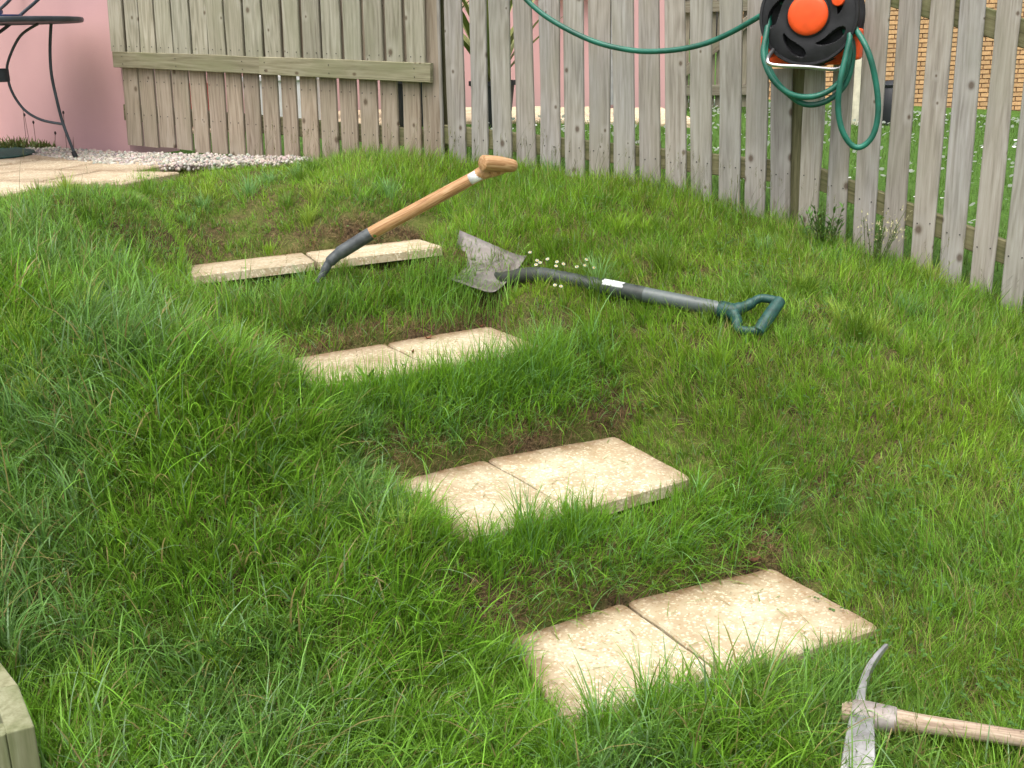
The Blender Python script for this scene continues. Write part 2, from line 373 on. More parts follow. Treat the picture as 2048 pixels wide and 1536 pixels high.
def height(x, y, bumps=True):
    x = np.asarray(x, float); y = np.asarray(y, float); sh = x.shape; x = x.ravel(); y = y.ravel(); z = np.empty(len(x))
    for a in range(0, len(x), 40000):
        X = x[a:a + 40000]; Y = y[a:a + 40000]
        z[a:a + 40000] = _U((X[:, None] - CT[None, :, 0]) ** 2 + (Y[:, None] - CT[None, :, 1]) ** 2) @ TPS[:n_] + TPS[n_] + TPS[n_ + 1] * X + TPS[n_ + 2] * Y
    if bumps: z += (bump_n(x, y) - .5) * .03 + (bump_s(x, y) - .5) * .015
    for k, q in enumerate(STEP_QUADS):
        zz = SP[k][0] * x + SP[k][1] * y + SP[k][2] - .041; w_ = np.clip((quad_dist(x, y, q) + .022) / .034, 0, 1); z = z - w_ * np.maximum(0, z - zz)
    m = in_poly(x, y, PATIO); z = np.where(m, np.minimum(z, .985), z)
    return z.reshape(sh)
def fence_y(x): return np.interp(x, [-2.21, -2.2, -.31, 1.24, 2.22, 3.6], [8.0, 6.7, 5.75, 4.93, 4.25, 3.28])
def grid_sheet(name, xs, ys, zf, mat, cut=False):
    X, Y = np.meshgrid(xs, ys); Z = zf(X, Y); V = np.stack([X, Y, Z], -1).reshape(-1, 3); nx, ny = len(xs), len(ys)
    i = (np.arange(ny - 1)[:, None] * nx + np.arange(nx - 1)[None, :]).ravel()
    T = np.concatenate([np.stack([i, i + 1, i + nx + 1], 1), np.stack([i, i + nx + 1, i + nx], 1)])
    if cut: c_ = V[T].mean(1); T = T[c_[:, 1] < fence_y(c_[:, 0]) + .13]
    return link(name, trimesh(name, V, T), mat)
tag(grid_sheet('lawn', np.arange(-3.6, 3.21, .03), np.arange(.4, 7.2, .03), height, soil, True), kind='structure')
def far_height(x, y):
    xc = np.clip(x, -9, 13); yc = np.clip(y, -2, 22); z = height(xc, yc, False)
    near = (x > -3.55) & (x < 3.15) & (y > .45) & (y < 7.15) & (y < fence_y(x) + .05); z = np.where(near, z - .25, z)
    out = np.maximum(0, np.hypot(x - xc, y - yc)); return z - .004 - np.minimum(out * .01, .6)
xs = np.concatenate([np.linspace(-400, -12, 12), np.arange(-9, 13.1, .12), np.linspace(16, 400, 12)])
ys = np.concatenate([np.linspace(-60, -3, 6), np.arange(-2, 22.1, .12), np.linspace(25, 500, 14)])
tag(grid_sheet('ground', xs, ys, far_height, far_lawn), kind='structure')

# ------------------------------------------------------------------ step slabs
def slab_mesh(name, quad, th, inset=.004, dirt=(0, 0, 0, 0), rad=.020, jag=.0035):
    """quad: 4 top corners anticlockwise; dirt: soil on edge i (0..1)"""
    Q = [Vector(p) for p in quad]; C = sum(Q, Vector()) / 4
    Q = [C + (p - C) * (1 - inset / (p - C).length) for p in Q]; nrm = (Q[1] - Q[0]).cross(Q[3] - Q[0]).normalized()
    ring = []; r = random.Random(hash(name) & 255)
    for i in range(4):
        p, a, b = Q[i], Q[i - 1], Q[(i + 1) % 4]; da = (a - p).normalized(); db = (b - p).normalized()
        ring += [p + da * rad, p + (da + db) * rad * .3, p + db * rad]
        for t in (.2, .4, .6, .8): ring.append(p.lerp(b, t) + (C - p.lerp(b, t)).normalized() * r.uniform(-jag, jag) + (p - b).normalized().cross(nrm) * 0)
    n = len(ring); v = []; rings = []
    def dist_edges(p):
        out = 0
        for i in range(4):
            a, b = Q[i], Q[(i + 1) % 4]; d = (b - a).normalized(); pr = p - a; dd = (pr - d * pr.dot(d)).length
            out = max(out, dirt[i] * max(0, 1 - dd / .10))
        return out
    for s_, dz in ((.35, .0008), (.62, .0005), (.80, .0), (.92, .0), (.978, 0), (1.0, -.006), (1.004, -th)):
        b = len(v); rings.append(b)
        for p in ring: v.append(C + (p - C) * s_ + nrm * dz)
    f = [tuple(range(n))]
    for a, b in zip(rings, rings[1:]):
        for k in range(n): f.append((a + k, b + k, b + (k + 1) % n, a + (k + 1) % n))
    f.append(tuple(rings[-1] + k for k in reversed(range(n))))
    v = [p - C for p in v]; me = mesh(name, v, f)
    at = me.attributes.new('edge_dirt', 'FLOAT', 'POINT')
    at.data.foreach_set('value', [dist_edges(p + C) for p in v]); return me, C
STEP_LABELS = [('cream paving slab, left half of the lowest garden step', 'cream paving slab, right half of the lowest step, nearest the mattock'),
               ('cream paving slab, left half of the second step from the bottom', 'cream paving slab, right half of the second step from the bottom'),
               ('grass-covered cream paving slab, left half of the third step, just below the spade', 'cream paving slab, right half of the third step, below the shovel blade'),
               ('raised cream slab of the top step, left of the spade', 'cream slab of the top step, behind and right of the spade')]
for k, q in enumerate(STEP_QUADS):
    for h in (0, 1):
        quad = [q[0], q[1], q[4], q[5]] if h == 0 else [q[1], q[2], q[3], q[4]]
        me, C = slab_mesh('paving_slab', quad, .044 if k < 3 else .036, .0075, (.25, (0 if h == 0 else .75), 1.0, (.8 if h == 0 else 0)) if k < 3 else (0, .2, .7, .3))
        o = link('paving_slab', me, step_stone); o.location = C; tag(o, STEP_LABELS[k][h], 'paving slab', 'slabs of the garden steps')

# ------------------------------------------------------------------ patio, gravel
PZ = 1.03
patio = empty('patio', (-2.4, 5.6, PZ)); tag(patio, kind='structure')
pd = Vector((.77, -.27, 0)).normalized(); pn = Vector((.27, .77, 0)).normalized()   # along the rows / away
po = Vector((-2.06, 4.745, PZ))
for r_ in range(5):
    for c_ in range(-5, 2):
        off = (.45, .225, .40, .1, .3)[r_] - .45
        a = po + pn * (.462 * r_) + pd * (off + .462 * c_); ctr = a + pd * .225 + pn * .225
        if not in_poly(np.array(ctr.x + .06), np.array(ctr.y), PATIO): continue
        th = random.uniform(-.002, .002)
        quad = [a, a + pd * .45, a + pd * .45 + pn * .45, a + pn * .45]; quad = [p + Vector((0, 0, th)) for p in quad]
        me, C = slab_mesh('paving_slab', quad, .05, .006, (.55, .35, .55, .35)); o = link('paving_slab', me, patio_stone, patio)
        o.parent = patio; o.matrix_parent_inverse = Matrix.Identity(4); o.location = C - Vector(patio.location)
def ico():
    t = (1 + 5 ** .5) / 2
    v = np.array([(-1, t, 0), (1, t, 0), (-1, -t, 0), (1, -t, 0), (0, -1, t), (0, 1, t), (0, -1, -t), (0, 1, -t), (t, 0, -1), (t, 0, 1), (-t, 0, -1), (-t, 0, 1)], float)
    f = np.array([(0, 11, 5), (0, 5, 1), (0, 1, 7), (0, 7, 10), (0, 10, 11), (1, 5, 9), (5, 11, 4), (11, 10, 2), (10, 7, 6), (7, 1, 8), (3, 9, 4), (3, 4, 2), (3, 2, 6), (3, 6, 8), (3, 8, 9), (4, 9, 5), (2, 4, 11), (6, 2, 10), (8, 6, 7), (9, 8, 1)])
    return v / np.linalg.norm(v[0]), f
IV, IF = ico()
GRAVEL = [(-3.5, 7.7), (-2.2, 6.68), (-1.0, 6.08), (-1.05, 5.92), (-1.45, 5.82), (-1.84, 5.86), (-2.10, 6.02), (-2.55, 6.50), (-3.4, 7.3)]
gx = rng.uniform(-3.5, -.9, 42000); gy = rng.uniform(5.6, 7.8, 42000); m = in_poly(gx, gy, GRAVEL); gx = gx[m][:9000]; gy = gy[m][:9000]
N = len(gx); rad = rng.uniform(.005, .0125, N); gz = 1.005 + rng.uniform(0, .028, N)
V = IV[None] * (rad[:, None, None] * rng.uniform(.65, 1.25, (N, 1, 3))) * rng.uniform(.82, 1.15, (N, 12, 1)) + np.stack([gx, gy, gz], 1)[:, None]
T = IF[None] + (np.arange(N) * 12)[:, None, None]
gcol = np.array([.47, .43, .375]) * rng.uniform(.55, 1.15, (N, 1)) + rng.uniform(-.05, .05, (N, 3)) * np.array([1, .7, .4])
tag(link('gravel', trimesh('gravel', V.reshape(-1, 3), T.reshape(-1, 3), np.repeat(np.clip(gcol, .05, .82), 12, 0), False), gravel_mat), 'white gravel strip along the pink wall and fence', 'gravel', kind='stuff')

# ------------------------------------------------------------------ fence
def board_mesh(name, L, W, Th, wob=.002, taper=0, seed=0):
    r = random.Random(seed); c = min(.003, Th * .2); hw, ht = W / 2, Th / 2
    prof = [(-hw + c, -ht), (hw - c, -ht), (hw, -ht + c), (hw, ht - c), (hw - c, ht), (-hw + c, ht), (-hw, ht - c), (-hw, -ht + c)]
    v = []; f = []; zs = (0, L * .35, L * .7, L)
    for z in zs:
        dx = r.uniform(-wob, wob) if 0 < z < L else 0; dw = r.uniform(-wob, wob)
        for x, y in prof: v.append((x * (1 + dw / hw) + dx, y + r.uniform(-.0006, .0006), z + (x * taper if z in (0, L) else 0)))
    for i in range(len(zs) - 1):
        for k in range(8): f.append((i * 8 + k, i * 8 + (k + 1) % 8, i * 8 + 8 + (k + 1) % 8, i * 8 + 8 + k))
    f.append(tuple(range(7, -1, -1))); f.append(tuple(24 + k for k in range(8)))
    return mesh(name, v, f)
def place(name, L, W, Th, base, axis, normal, mat, parent, seed=0, wob=.002):
    """plank: long axis local z, face normal local -y"""
    o = link(name, board_mesh(name, L, W, Th, wob, random.Random(seed).uniform(-.03, .03), seed), mat)
    z = Vector(axis).normalized(); y = -Vector(normal); y = (y - z * y.dot(z)).normalized(); x = y.cross(z); b = Vector(base) - Vector(parent.location)
    o.parent = parent; o.matrix_basis = Matrix(((x.x, y.x, z.x, b.x), (x.y, y.y, z.y, b.y), (x.z, y.z, z.z, b.z), (0, 0, 0, 1))); return o
def fdir(a, b):
    d = (b - a) / np.hypot(*(b - a)); d = Vector((d[0], d[1], 0)); n = Vector((d.y, -d.x, 0))
    if n.y > 0: n = -n
    return d, n
def fpt(a, d, s, n=None, o=0, z=0):
    p = Vector((a[0], a[1], 0)) + d * s
    if n is not None: p += n * o
    p.z = z; return p
def nails(thing, pts, nrm):
    mb = MB()
    for p in pts: mb.lathe([(.0, .0022), (.0022, .0018), (.0032, 0)], frameM(p, nrm), 6)
    if pts: tag(mb.build('nails', nail_mat, thing, False), kind='stuff')
nail_mat = paint('nail_steel', (.05, .045, .04), .6, .4)
# -- panel against the house: tall lower boards with a second layer of boards on a rail
dA, nA = fdir(E0, E1); fA = empty('fence_panel', (E0[0], E0[1], 1.0))
tag(fA, 'fence panel beside the pink wall, double layer of boards above a rail', 'fence', 'garden fence panels')
pts = []
for i, (s, wd) in enumerate([(.103, .110), (.225, .106), (.344, .111), (.467, .113), (.591, .112), (.713, .111), (.834, .107), (.951, .108), (1.071, .107), (1.194, .100), (1.319, .106), (1.441, .108), (1.564, .105), (1.69, .107), (1.809, .102), (1.939, .103), (2.058, .106)]):
    zb = 1.08 - .067 * s + random.uniform(-.006, .006) - (.05 if s > 1.0 else 0)
    ln = .055 - .019 * s + random.uniform(-.004, .004)
    place('board', 2.1 - zb + random.uniform(-.02, .02), wd * .955, .018, fpt(E0, dA, s, nA, 0, zb), Vector((0, 0, 1)) + dA * ln, nA, wood_warm, fA, i)
    for o_ in (-.025, .028):
        for zz in (1.25 - .06 * s, 1.43 - .045 * s): pts.append(fpt(E0, dA, s + o_, nA, .0095, zz))
for i, (s, wd) in enumerate([(.089, .101), (.204, .095), (.31, .103), (.429, .111), (.549, .114), (.673, .108), (.786, .106), (.906, .109), (1.028, .107), (1.151, .102), (1.271, .100), (1.394, .106), (1.514, .105), (1.635, .1), (1.766, .101), (1.884, .092), (2.004, .105)]):
    zb = 1.584 - .045 * s + .002
    place('board', 2.15 - zb, wd, .018, fpt(E0, dA, s, nA, .031 if i != 13 else .022, zb), Vector((0, 0, 1)) + dA * (.055 - .019 * s + random.uniform(-.004, .004)), nA, wood_green, fA, 50 + i)
    if i != 13:
        for o_ in (-.026, .03): pts.append(fpt(E0, dA, s + o_, nA, .0405, zb + .03))
sl_ = Vector((dA.x, dA.y, -.045))
place('rail', 1.02, .088, .030, fpt(E0, dA, .05, nA, .029, 1.541), sl_, nA, wood_rail, fA, 90)
place('rail', 1.025, .092, .030, fpt(E0, dA, 1.065, nA, .035, 1.541 - .045 * 1.02), sl_, nA, wood_rail, fA, 91)
for s in (.12, .5, .95, 1.1, 1.5, 2.0):
    for o_ in (-.02, .02): pts.append(fpt(E0, dA, s, nA, .045 if s < 1.05 else .051, 1.541 - .045 * s + o_))
place('rail', 2.08, .09, .038, fpt(E0, dA, .03, nA, -.030, 1.25), Vector((dA.x, dA.y, -.06)), nA, wood_post, fA, 92)
place('rail', 2.08, .09, .038, fpt(E0, dA, .03, nA, -.030, 1.95), Vector((dA.x, dA.y, -.045)), nA, wood_post, fA, 93)
place('post', 1.3, .09, .09, fpt(E0, dA, 2.10, nA, -.10, .85), (0, 0, 1), nA, wood_post, fA, 94)
nails(fA, pts, nA)
# -- middle panel
dB, nB = fdir(E1, E2); fB = empty('fence_panel', (E1[0], E1[1], 1.0))
tag(fB, 'middle fence panel of spaced grey boards behind the sagging green hose', 'fence', 'garden fence panels')
pts = []
LB = [(-.045, .105), (.082, .102), (.208, .095), (.334, .110), (.46, .103), (.586, .106), (.714, .102), (.837, .109), (.963, .104), (1.089, .103), (1.212, .101), (1.332, .100), (1.46, .102), (1.575, .095), (1.69, .090)]
for i, (s, wd) in enumerate(LB):
    p = E1 + np.array([dB.x, dB.y]) * s; zb = float(height(np.array([p[0]]), np.array([p[1]]))[0]) - .02
    top = 2.12 if i < 14 else 1.452
    place('board', top - zb + random.uniform(-.015, .015) * (i < 14), wd * .945, .018, fpt(E1, dB, s, nB, 0, zb), Vector((0, 0, 1)) + dB * (.012 - .021 * s + random.uniform(-.010, .010)), nB, wood_grey, fB, 120 + i, .003)
    for o_ in (-.025, .025): pts.append(fpt(E1, dB, s + o_, nB, .0095, 1.155 - .08 * s + random.uniform(-.01, .01)))
place('rail', 1.70, .09, .038, fpt(E1, dB, .0, nB, -.030, 1.154), Vector((dB.x, dB.y, -.080)), nB, wood_post, fB, 140)
place('rail', 1.70, .09, .038, fpt(E1, dB, .0, nB, -.030, 1.92), Vector((dB.x, dB.y, -.080)), nB, wood_post, fB, 141)
place('post', 1.25, .09, .09, fpt(E1, dB, 1.752, nB, -.065, .45), (0, 0, 1), nB, wood_post, fB, 142)
nails(fB, pts, nB)
# -- right panel, stepping down the slope
dC, nC = fdir(E2, E3); fC = empty('fence_panel', (E2[0], E2[1], .8))
tag(fC, 'right-hand sloping fence panel of spaced grey boards beyond the hose reel', 'fence', 'garden fence panels')
pts = []
for i, (s, wd) in enumerate([(.058, .095), (.180, .094), (.302, .100), (.424, .096), (.544, .094), (.663, .098), (.783, .094), (.903, .092), (1.025, .095), (1.146, .095), (1.27, .095), (1.39, .095), (1.512, .094), (1.634, .096), (1.755, .093), (1.877, .095), (2.0, .094), (2.121, .096), (2.243, .094), (2.364, .095), (2.486, .094)]):
    p = E2 + np.array([dC.x, dC.y]) * s; zb = float(height(np.array([p[0]]), np.array([p[1]]))[0]) - .02
    top = 2.2 - .33 * s if i > 0 else 1.444
    place('board', top - zb, wd * .93, .018, fpt(E2, dC, s, nC, 0, zb), Vector((0, 0, 1)) + dC * (.002 + random.uniform(-.008, .008)), nC, wood_grey, fC, 160 + i, .003)
    for o_ in (-.025, .025): pts.append(fpt(E2, dC, s + o_, nC, .0095, 1.025 - .33 * s + random.uniform(-.01, .01)))
ax = Vector((dC.x, dC.y, -.33))
place('rail', 2.62, .09, .038, fpt(E2, dC, .03, nC, -.030, 1.016), ax, nC, wood_post, fC, 180)
place('rail', 2.62, .10, .038, fpt(E2, dC, .03, nC, -.030, 1.838), ax, nC, wood_post, fC, 181)
for s_p in (1.48, 2.53): place('post', 1.7 - .25 * s_p, .09, .09, fpt(E2, dC, s_p, nC, -.098, -.1), (0, 0, 1), nC, wood_post, fC, 182)
nails(fC, pts, nC)

# ------------------------------------------------------------------ houses and things behind the fence
def wall_box(name, a, b, z0, z1, th, mat, parent):
    a = Vector((*a, 0)); b = Vector((*b, 0)); d = (b - a).normalized(); n = Vector((-d.y, d.x, 0))
    if n.y < 0: n = -n
    mb = MB(); P = [a, b, b + n * th, a + n * th]
    mb.add([(p.x, p.y, z0) for p in P] + [(p.x, p.y, z1) for p in P], [(3, 2, 1, 0), (4, 5, 6, 7), (0, 1, 5, 4), (1, 2, 6, 5), (2, 3, 7, 6), (3, 0, 4, 7)])
    return mb.build(name, mat, parent, False)
hs1 = empty('pink_house', (-2.8, 7.3, 1.0)); tag(hs1, 'pink rendered house wall behind the patio table', 'house')
wall_box('wall', (-6.5, 9.9), (-2.17, 6.74), .9, 4.2, .35, pink, hs1)
wall_box('plinth', (-6.5, 9.915), (-2.165, 6.755), .85, 1.0, .352, pink, hs1)
hs2 = empty('pink_house', (-1.0, 10.6, 1.0)); tag(hs2, 'pink house across the path, seen through gaps in the fence', 'house')
wall_box('wall', (-5.2, 10.75), (1.47, 10.395), .8, 4.6, .3, pink, hs2)
for x0, x1, z0, z1 in ((-2.6, -1.5, 1.95, 3.1), (.35, .95, 2.02, 3.2)):
    wf = MB(); y = 10.38 - (x0 - 1.3) * .053
    wf.box(((x0 + x1) / 2, y, (z0 + z1) / 2), (x1 - x0, .06, z1 - z0)); wo_ = wf.build('window', white_paint, hs2, False)
    MB().box(((x0 + x1) / 2, y - .035, (z0 + z1) / 2), (x1 - x0 - .14, .02, z1 - z0 - .14)).build('pane', pane_mat, wo_, False)
    MB().box(((x0 + x1) / 2, y - .05, z0 - .04), (x1 - x0 + .16, .16, .06)).build('sill', white_paint, wo_, False)
dp = MB().tube([(.93, 10.33, 1.02), (.93, 10.33, 4.4)], .034, 10); dp.build('downpipe', paint('grey_pipe', (.30, .31, .31), .5), hs2)
path = empty('path', (0, 8.5, 1.0)); tag(path, kind='structure')
path_stone = slab_material('path_stone', (.44, .34, .22), (.56, .45, .30), (.62, .53, .38), (.40, .29, .18), .3)
for i in range(10):
    for j in range(4):
        x = -3.2 + i * .46 - j * .02; y = 8.35 + j * .46 - i * .02
        z = float(height(np.array([x + .22]), np.array([y + .22]), False)[0]) + .02
        me, C = slab_mesh('paving_slab', [(x, y, z), (x + .45, y, z), (x + .45, y + .45, z), (x, y + .45, z)], .05, .003)
        o = link('paving_slab', me, path_stone); o.parent = path; o.location = C - Vector(path.location)
# timber gate beyond
gt = empty('timber_gate', (1.8, 10.4, .95)); tag(gt, 'grey timber gate with diagonal braces beyond the middle fence panel', 'gate')
for i in range(8):
    place('board', 1.9, .105, .02, (1.46 + i * .113, 10.45 - i * .01, .97), (0, 0, 1), (0, -1, 0), wood_shed, gt, 300 + i)
for z in (1.12, 1.82): place('rail', .92, .09, .035, (1.40, 10.42, z), (1, -.09, 0), (0, -1, 0), wood_shed, gt, 310 + int(z * 10))
place('brace', 1.08, .08, .03, (1.45, 10.405, 1.18), (.80, -.07, .62), (0, -1, 0), wood_shed, gt, 330)
place('brace', .9, .08, .03, (1.45, 10.405, 1.88), (.80, -.07, .5), (0, -1, 0), wood_shed, gt, 331)
# tan brick house far right
bw = empty('brick_house', (7, 20, .3)); tag(bw, 'tan brick house wall seen through the right-hand fence gaps', 'house')
ba, bb = Vector((3.9, 20.45, .1)), Vector((11.1, 19.35, .1)); bd = (bb - ba).normalized(); bn = Vector((bd.y, -bd.x, 0))
wall_box('wall', (ba.x, ba.y), (bb.x, bb.y), -.3, 4.6, .3, mortar_mat, bw)
bm_ = MB().box((0, 0, 0), (.207, .03, .058)); brick_me = mesh('brick', bm_.v, bm_.f); brick_me.materials.append(tan_brick)
rest = MB(); R3 = Matrix(((bd.x, -bn.x, 0), (bd.y, -bn.y, 0), (0, 0, 1))); nb = 0
for r_ in range(40):
    for c_ in range(31):
        s = .11 + c_ * .225 + (.1125 if r_ % 2 else 0); p = ba + bd * s + bn * .006; p.z = .12 + r_ * .075
        if s > 7.1: continue
        if 8 <= c_ < 21 and 2 <= r_ < 25 and nb < 300:
            o = bpy.data.objects.new('brick', brick_me); col.objects.link(o); o.parent = bw
            M4 = R3.to_4x4(); M4.translation = p - Vector(bw.location); o.matrix_basis = M4; nb += 1
        else: rest.box(p, (.207, .03, .058), R3)
tag(rest.build('bricks', tan_brick, bw, False), kind='stuff')
# cream post with white lamp, dark bin
ps = empty('lamp_post', (2.87, 9.6, .75)); tag(ps, 'cream garden lamp post with white globe beyond the hose reel', 'lamp post')
MB().tube([(2.87, 9.6, .68), (2.87, 9.6, 1.57)], .040, 12).build('post', cream_paint, ps)
MB().lathe([(.05, 0), (.055, .03), (.035, .06)], frameM((2.87, 9.6, 1.57), (0, 0, 1)), 16).build('collar', dark_pot, ps)
MB().lathe([(.03, 0), (.05, .02), (.062, .055), (.05, .09), (.02, .11), (0, .113)], frameM((2.87, 9.6, 1.63), (0, 0, 1)), 16).build('globe', white_paint, ps)
bn_ = empty('plant_tub', (3.25, 9.9, .72)); tag(bn_, 'black rounded tub standing beyond the hose reel', 'tub')
MB().lathe([(.10, 0), (.13, .12), (.14, .25), (.125, .36), (.08, .43)], frameM((3.25, 9.9, .70), (0, 0, 1)), 24).build('body', dark_pot, bn_)
MB().lathe([(.085, 0), (.09, .02), (.05, .05), (0, .055)], frameM((3.25, 9.9, 1.13), (0, 0, 1)), 24).build('lid', dark_pot, bn_)
# pots with spiky plants, red crate, white box, bench
def leaf_blade(mb, base, az, lean, L, W, curl=.6, n=6):
    d = Vector((math.cos(az), math.sin(az), 0)); sd = Vector((-d.y, d.x, 0)); p = Vector(base); v = []; f = []
    for i in range(n + 1):
        t = i / n; th = lean + curl * t; ww = W * (1 - t ** 2.2) * (.6 + .8 * min(1, t * 3)) * .5 + .0006
        v += [p - sd * ww, p + sd * ww]; p = p + (Vector((0, 0, 1)) * math.cos(th) + d * math.sin(th)) * (L / n)
        if i: f.append((2 * i - 2, 2 * i - 1, 2 * i + 1, 2 * i))
    mb.add(v, f)
yucca_mat = paint('yucca_leaf', (.20, .22, .07), .55, 0, .2, .35, 3)
def pot_plant(x, y, label, r, h, n, L, potmat=dark_pot):
    z = float(height(np.array([x]), np.array([y]), False)[0]); o = empty('potted_yucca', (x, y, z)); tag(o, label, 'potted plant')
    MB().lathe([(r * .75, 0), (r * .98, h * .9), (r * 1.06, h * .9), (r * 1.06, h), (r * .95, h), (r * .93, h * .93), (0, h * .93)], frameM((x, y, z), (0, 0, 1)), 24).build('pot', potmat, o)
    lf = MB(); rr = random.Random(int(x * 100))
    for i in range(n): leaf_blade(lf, (x + rr.uniform(-.03, .03), y + rr.uniform(-.03, .03), z + h * .9), rr.uniform(0, 6.28), rr.uniform(.1, .75), L * rr.uniform(.7, 1.1), .04, rr.uniform(.2, .7))
    lf.build('leaves', yucca_mat, o)
pot_plant(-.08, 7.9, 'spiky yucca in a dark pot behind the fence, seen right of the double panel', .15, .30, 34, .95)
pot_plant(-.62, 8.2, 'spiky yucca in a dark pot behind the fence end of the double panel', .16, .32, 24, .8)
rb = empty('red_crate', (-2.35, 8.6, 1.0)); tag(rb, 'red plastic crate glimpsed through the fence near the pink wall', 'crate')
MB().box((-2.35, 8.6, 1.13), (.34, .25, .02)).box((-2.35, 8.48, 1.23), (.36, .02, .22)).box((-2.35, 8.72, 1.23), (.36, .02, .22)).build('body', red_plastic, rb, False)
MB().box((-2.53, 8.6, 1.23), (.02, .26, .22)).box((-2.17, 8.6, 1.23), (.02, .26, .22)).box((-2.35, 8.468, 1.32), (.4, .02, .03)).build('end_panel', red_plastic, rb, False)
wb = empty('white_box', (-1.55, 8.3, 1.0)); tag(wb, 'white storage box behind the double-boarded fence panel', 'box')
MB().box((-1.55, 8.3, 1.19), (.5, .3, .34)).build('body', white_paint, wb, False); MB().box((-1.55, 8.3, 1.375), (.53, .33, .03)).build('lid', white_paint, wb, False)
tb = empty('garden_bench', (-1.2, 9.0, 1.0)); tag(tb, 'dark garden bench behind the fence beside the white box', 'bench')
for i in range(3): MB().box((-1.2, 8.85 + i * .14, 1.46), (1.5, .11, .03)).build('slat', dark_pot, tb, False)
for x in (-1.88, -.52):
    for y in (8.84, 9.16): MB().box((x, y, 1.22), (.06, .06, .46)).build('leg', dark_pot, tb, False)
for i in range(2): MB().box((-1.2, 9.22, 1.65 + i * .16), (1.5, .03, .11)).build('slat', dark_pot, tb, False)

# ------------------------------------------------------------------ patio furniture
tbl = empty('patio_table', (-2.72, 6.4, PZ)); tag(tbl, 'round dark metal patio table with curved legs by the pink wall', 'table')
TC = Vector((-2.73, 6.42, 0)); TZ = 1.755
MB().lathe([(0, -.006), (.44, -.006), (.458, -.016), (.468, -.013), (.472, 0), (.468, .010), (.455, .013), (.44, .004), (0, .004)], frameM((TC.x, TC.y, TZ), (0, 0, 1)), 64).build('table_top', table_metal, tbl)
leg_p = [(.325, 1.735), (.300, 1.600), (.290, 1.471), (.300, 1.340), (.318, 1.207), (.362, 1.036)]
arc_p = [(.255, 1.735), (.15, 1.675), (.068, 1.554), (.05, 1.477), (.062, 1.385), (.115, 1.291), (.20, 1.236), (.315, 1.21)]
for k in range(3):
    th = [-.03, 2.75, 3.85][k]; cs, sn = math.cos(th), math.sin(th); f_ = lambda q: (TC.x + q[0] * cs, TC.y + q[0] * sn, q[1])
    lg = MB().tube(spline([f_(q) for q in leg_p], 6), .0082, 10).build('leg', table_metal, tbl)
    MB().tube(spline([f_(q) for q in arc_p], 6), .0075, 8).build('brace', table_metal, lg)
    MB().tube([f_((.352, 1.062)), f_((.364, 1.031))], .013, 10).build('foot', dark_pot, lg)
MB().lathe([(.05, -.035), (.056, -.03), (.056, .03), (.05, .035), (.04, .03), (.04, -.03), (.05, -.035)], frameM((TC.x, TC.y, 1.475), (0, 0, 1)), 24).build('hub_ring', table_metal, tbl)
pl_ = empty('plate', (-2.62, 6.30, TZ + .006)); tag(pl_, 'blue and white plate on the patio table', 'plate')
MB().lathe([(.06, .0), (.075, .004), (.125, .018), (.127, .021), (.07, .008), (0, .006)], frameM((-2.66, 6.34, TZ + .006), (0, 0, 1)), 32).build('dish', blue_glaze, pl_)
tr_ = empty('serving_tray', (-2.78, 6.30, TZ + .03)); tag(tr_, 'dark tray resting over the plate on the patio table', 'tray')
MB().lathe([(0, 0), (.14, 0), (.155, .006), (.158, .022), (.150, .022), (.14, .008), (0, .008)], frameM((-2.80, 6.36, TZ + .030), (0, 0, 1)), 32).build('tray', table_metal, tr_)
cu_ = empty('red_cup', (-2.76, 6.34, TZ + .04)); tag(cu_, 'red cup standing on the dark tray on the patio table', 'cup')
MB().lathe([(0, 0), (.03, 0), (.038, .07), (.036, .07), (.029, .004), (0, .004)], frameM((-2.75, 6.36, TZ + .040), (0, 0, 1)), 20).build('cup', red_plastic, cu_)
ch = empty('patio_chair', (-2.950, 6.95, PZ)); tag(ch, 'dark metal patio chair tucked behind the round table', 'chair')
for s in (0, .42):
    o_ = Vector((-.30, .30, 0)).normalized() * s
    MB().tube(spline([Vector(p) + o_ for p in ((-3.290, 6.72, PZ), (-3.200, 6.78, 1.50), (-2.880, 6.86, 1.70), (-2.730, 6.90, 1.815), (-2.620, 6.90, 1.90), (-2.570, 6.92, 2.0))], 6), .010, 8).build('back_frame', table_metal, ch)
    MB().tube(spline([Vector(p) + o_ for p in ((-3.220, 6.85, PZ), (-3.220, 6.82, 1.45), (-3.260, 6.76, 1.48))], 6), .010, 8).build('leg', table_metal, ch)
sd_ = Vector((-.30, .30, 0)).normalized(); MB().add([Vector((-3.010, 6.83, 1.475)), Vector((-3.270, 6.76, 1.475)), Vector((-3.270, 6.76, 1.475)) + sd_ * .42, Vector((-3.010, 6.83, 1.475)) + sd_ * .42] + [Vector((-3.010, 6.83, 1.49)), Vector((-3.270, 6.76, 1.49)), Vector((-3.270, 6.76, 1.49)) + sd_ * .42, Vector((-3.010, 6.83, 1.49)) + sd_ * .42],
     [(3, 2, 1, 0), (4, 5, 6, 7), (0, 1, 5, 4), (1, 2, 6, 5), (2, 3, 7, 6), (3, 0, 4, 7)]).build('seat', table_metal, ch, False)
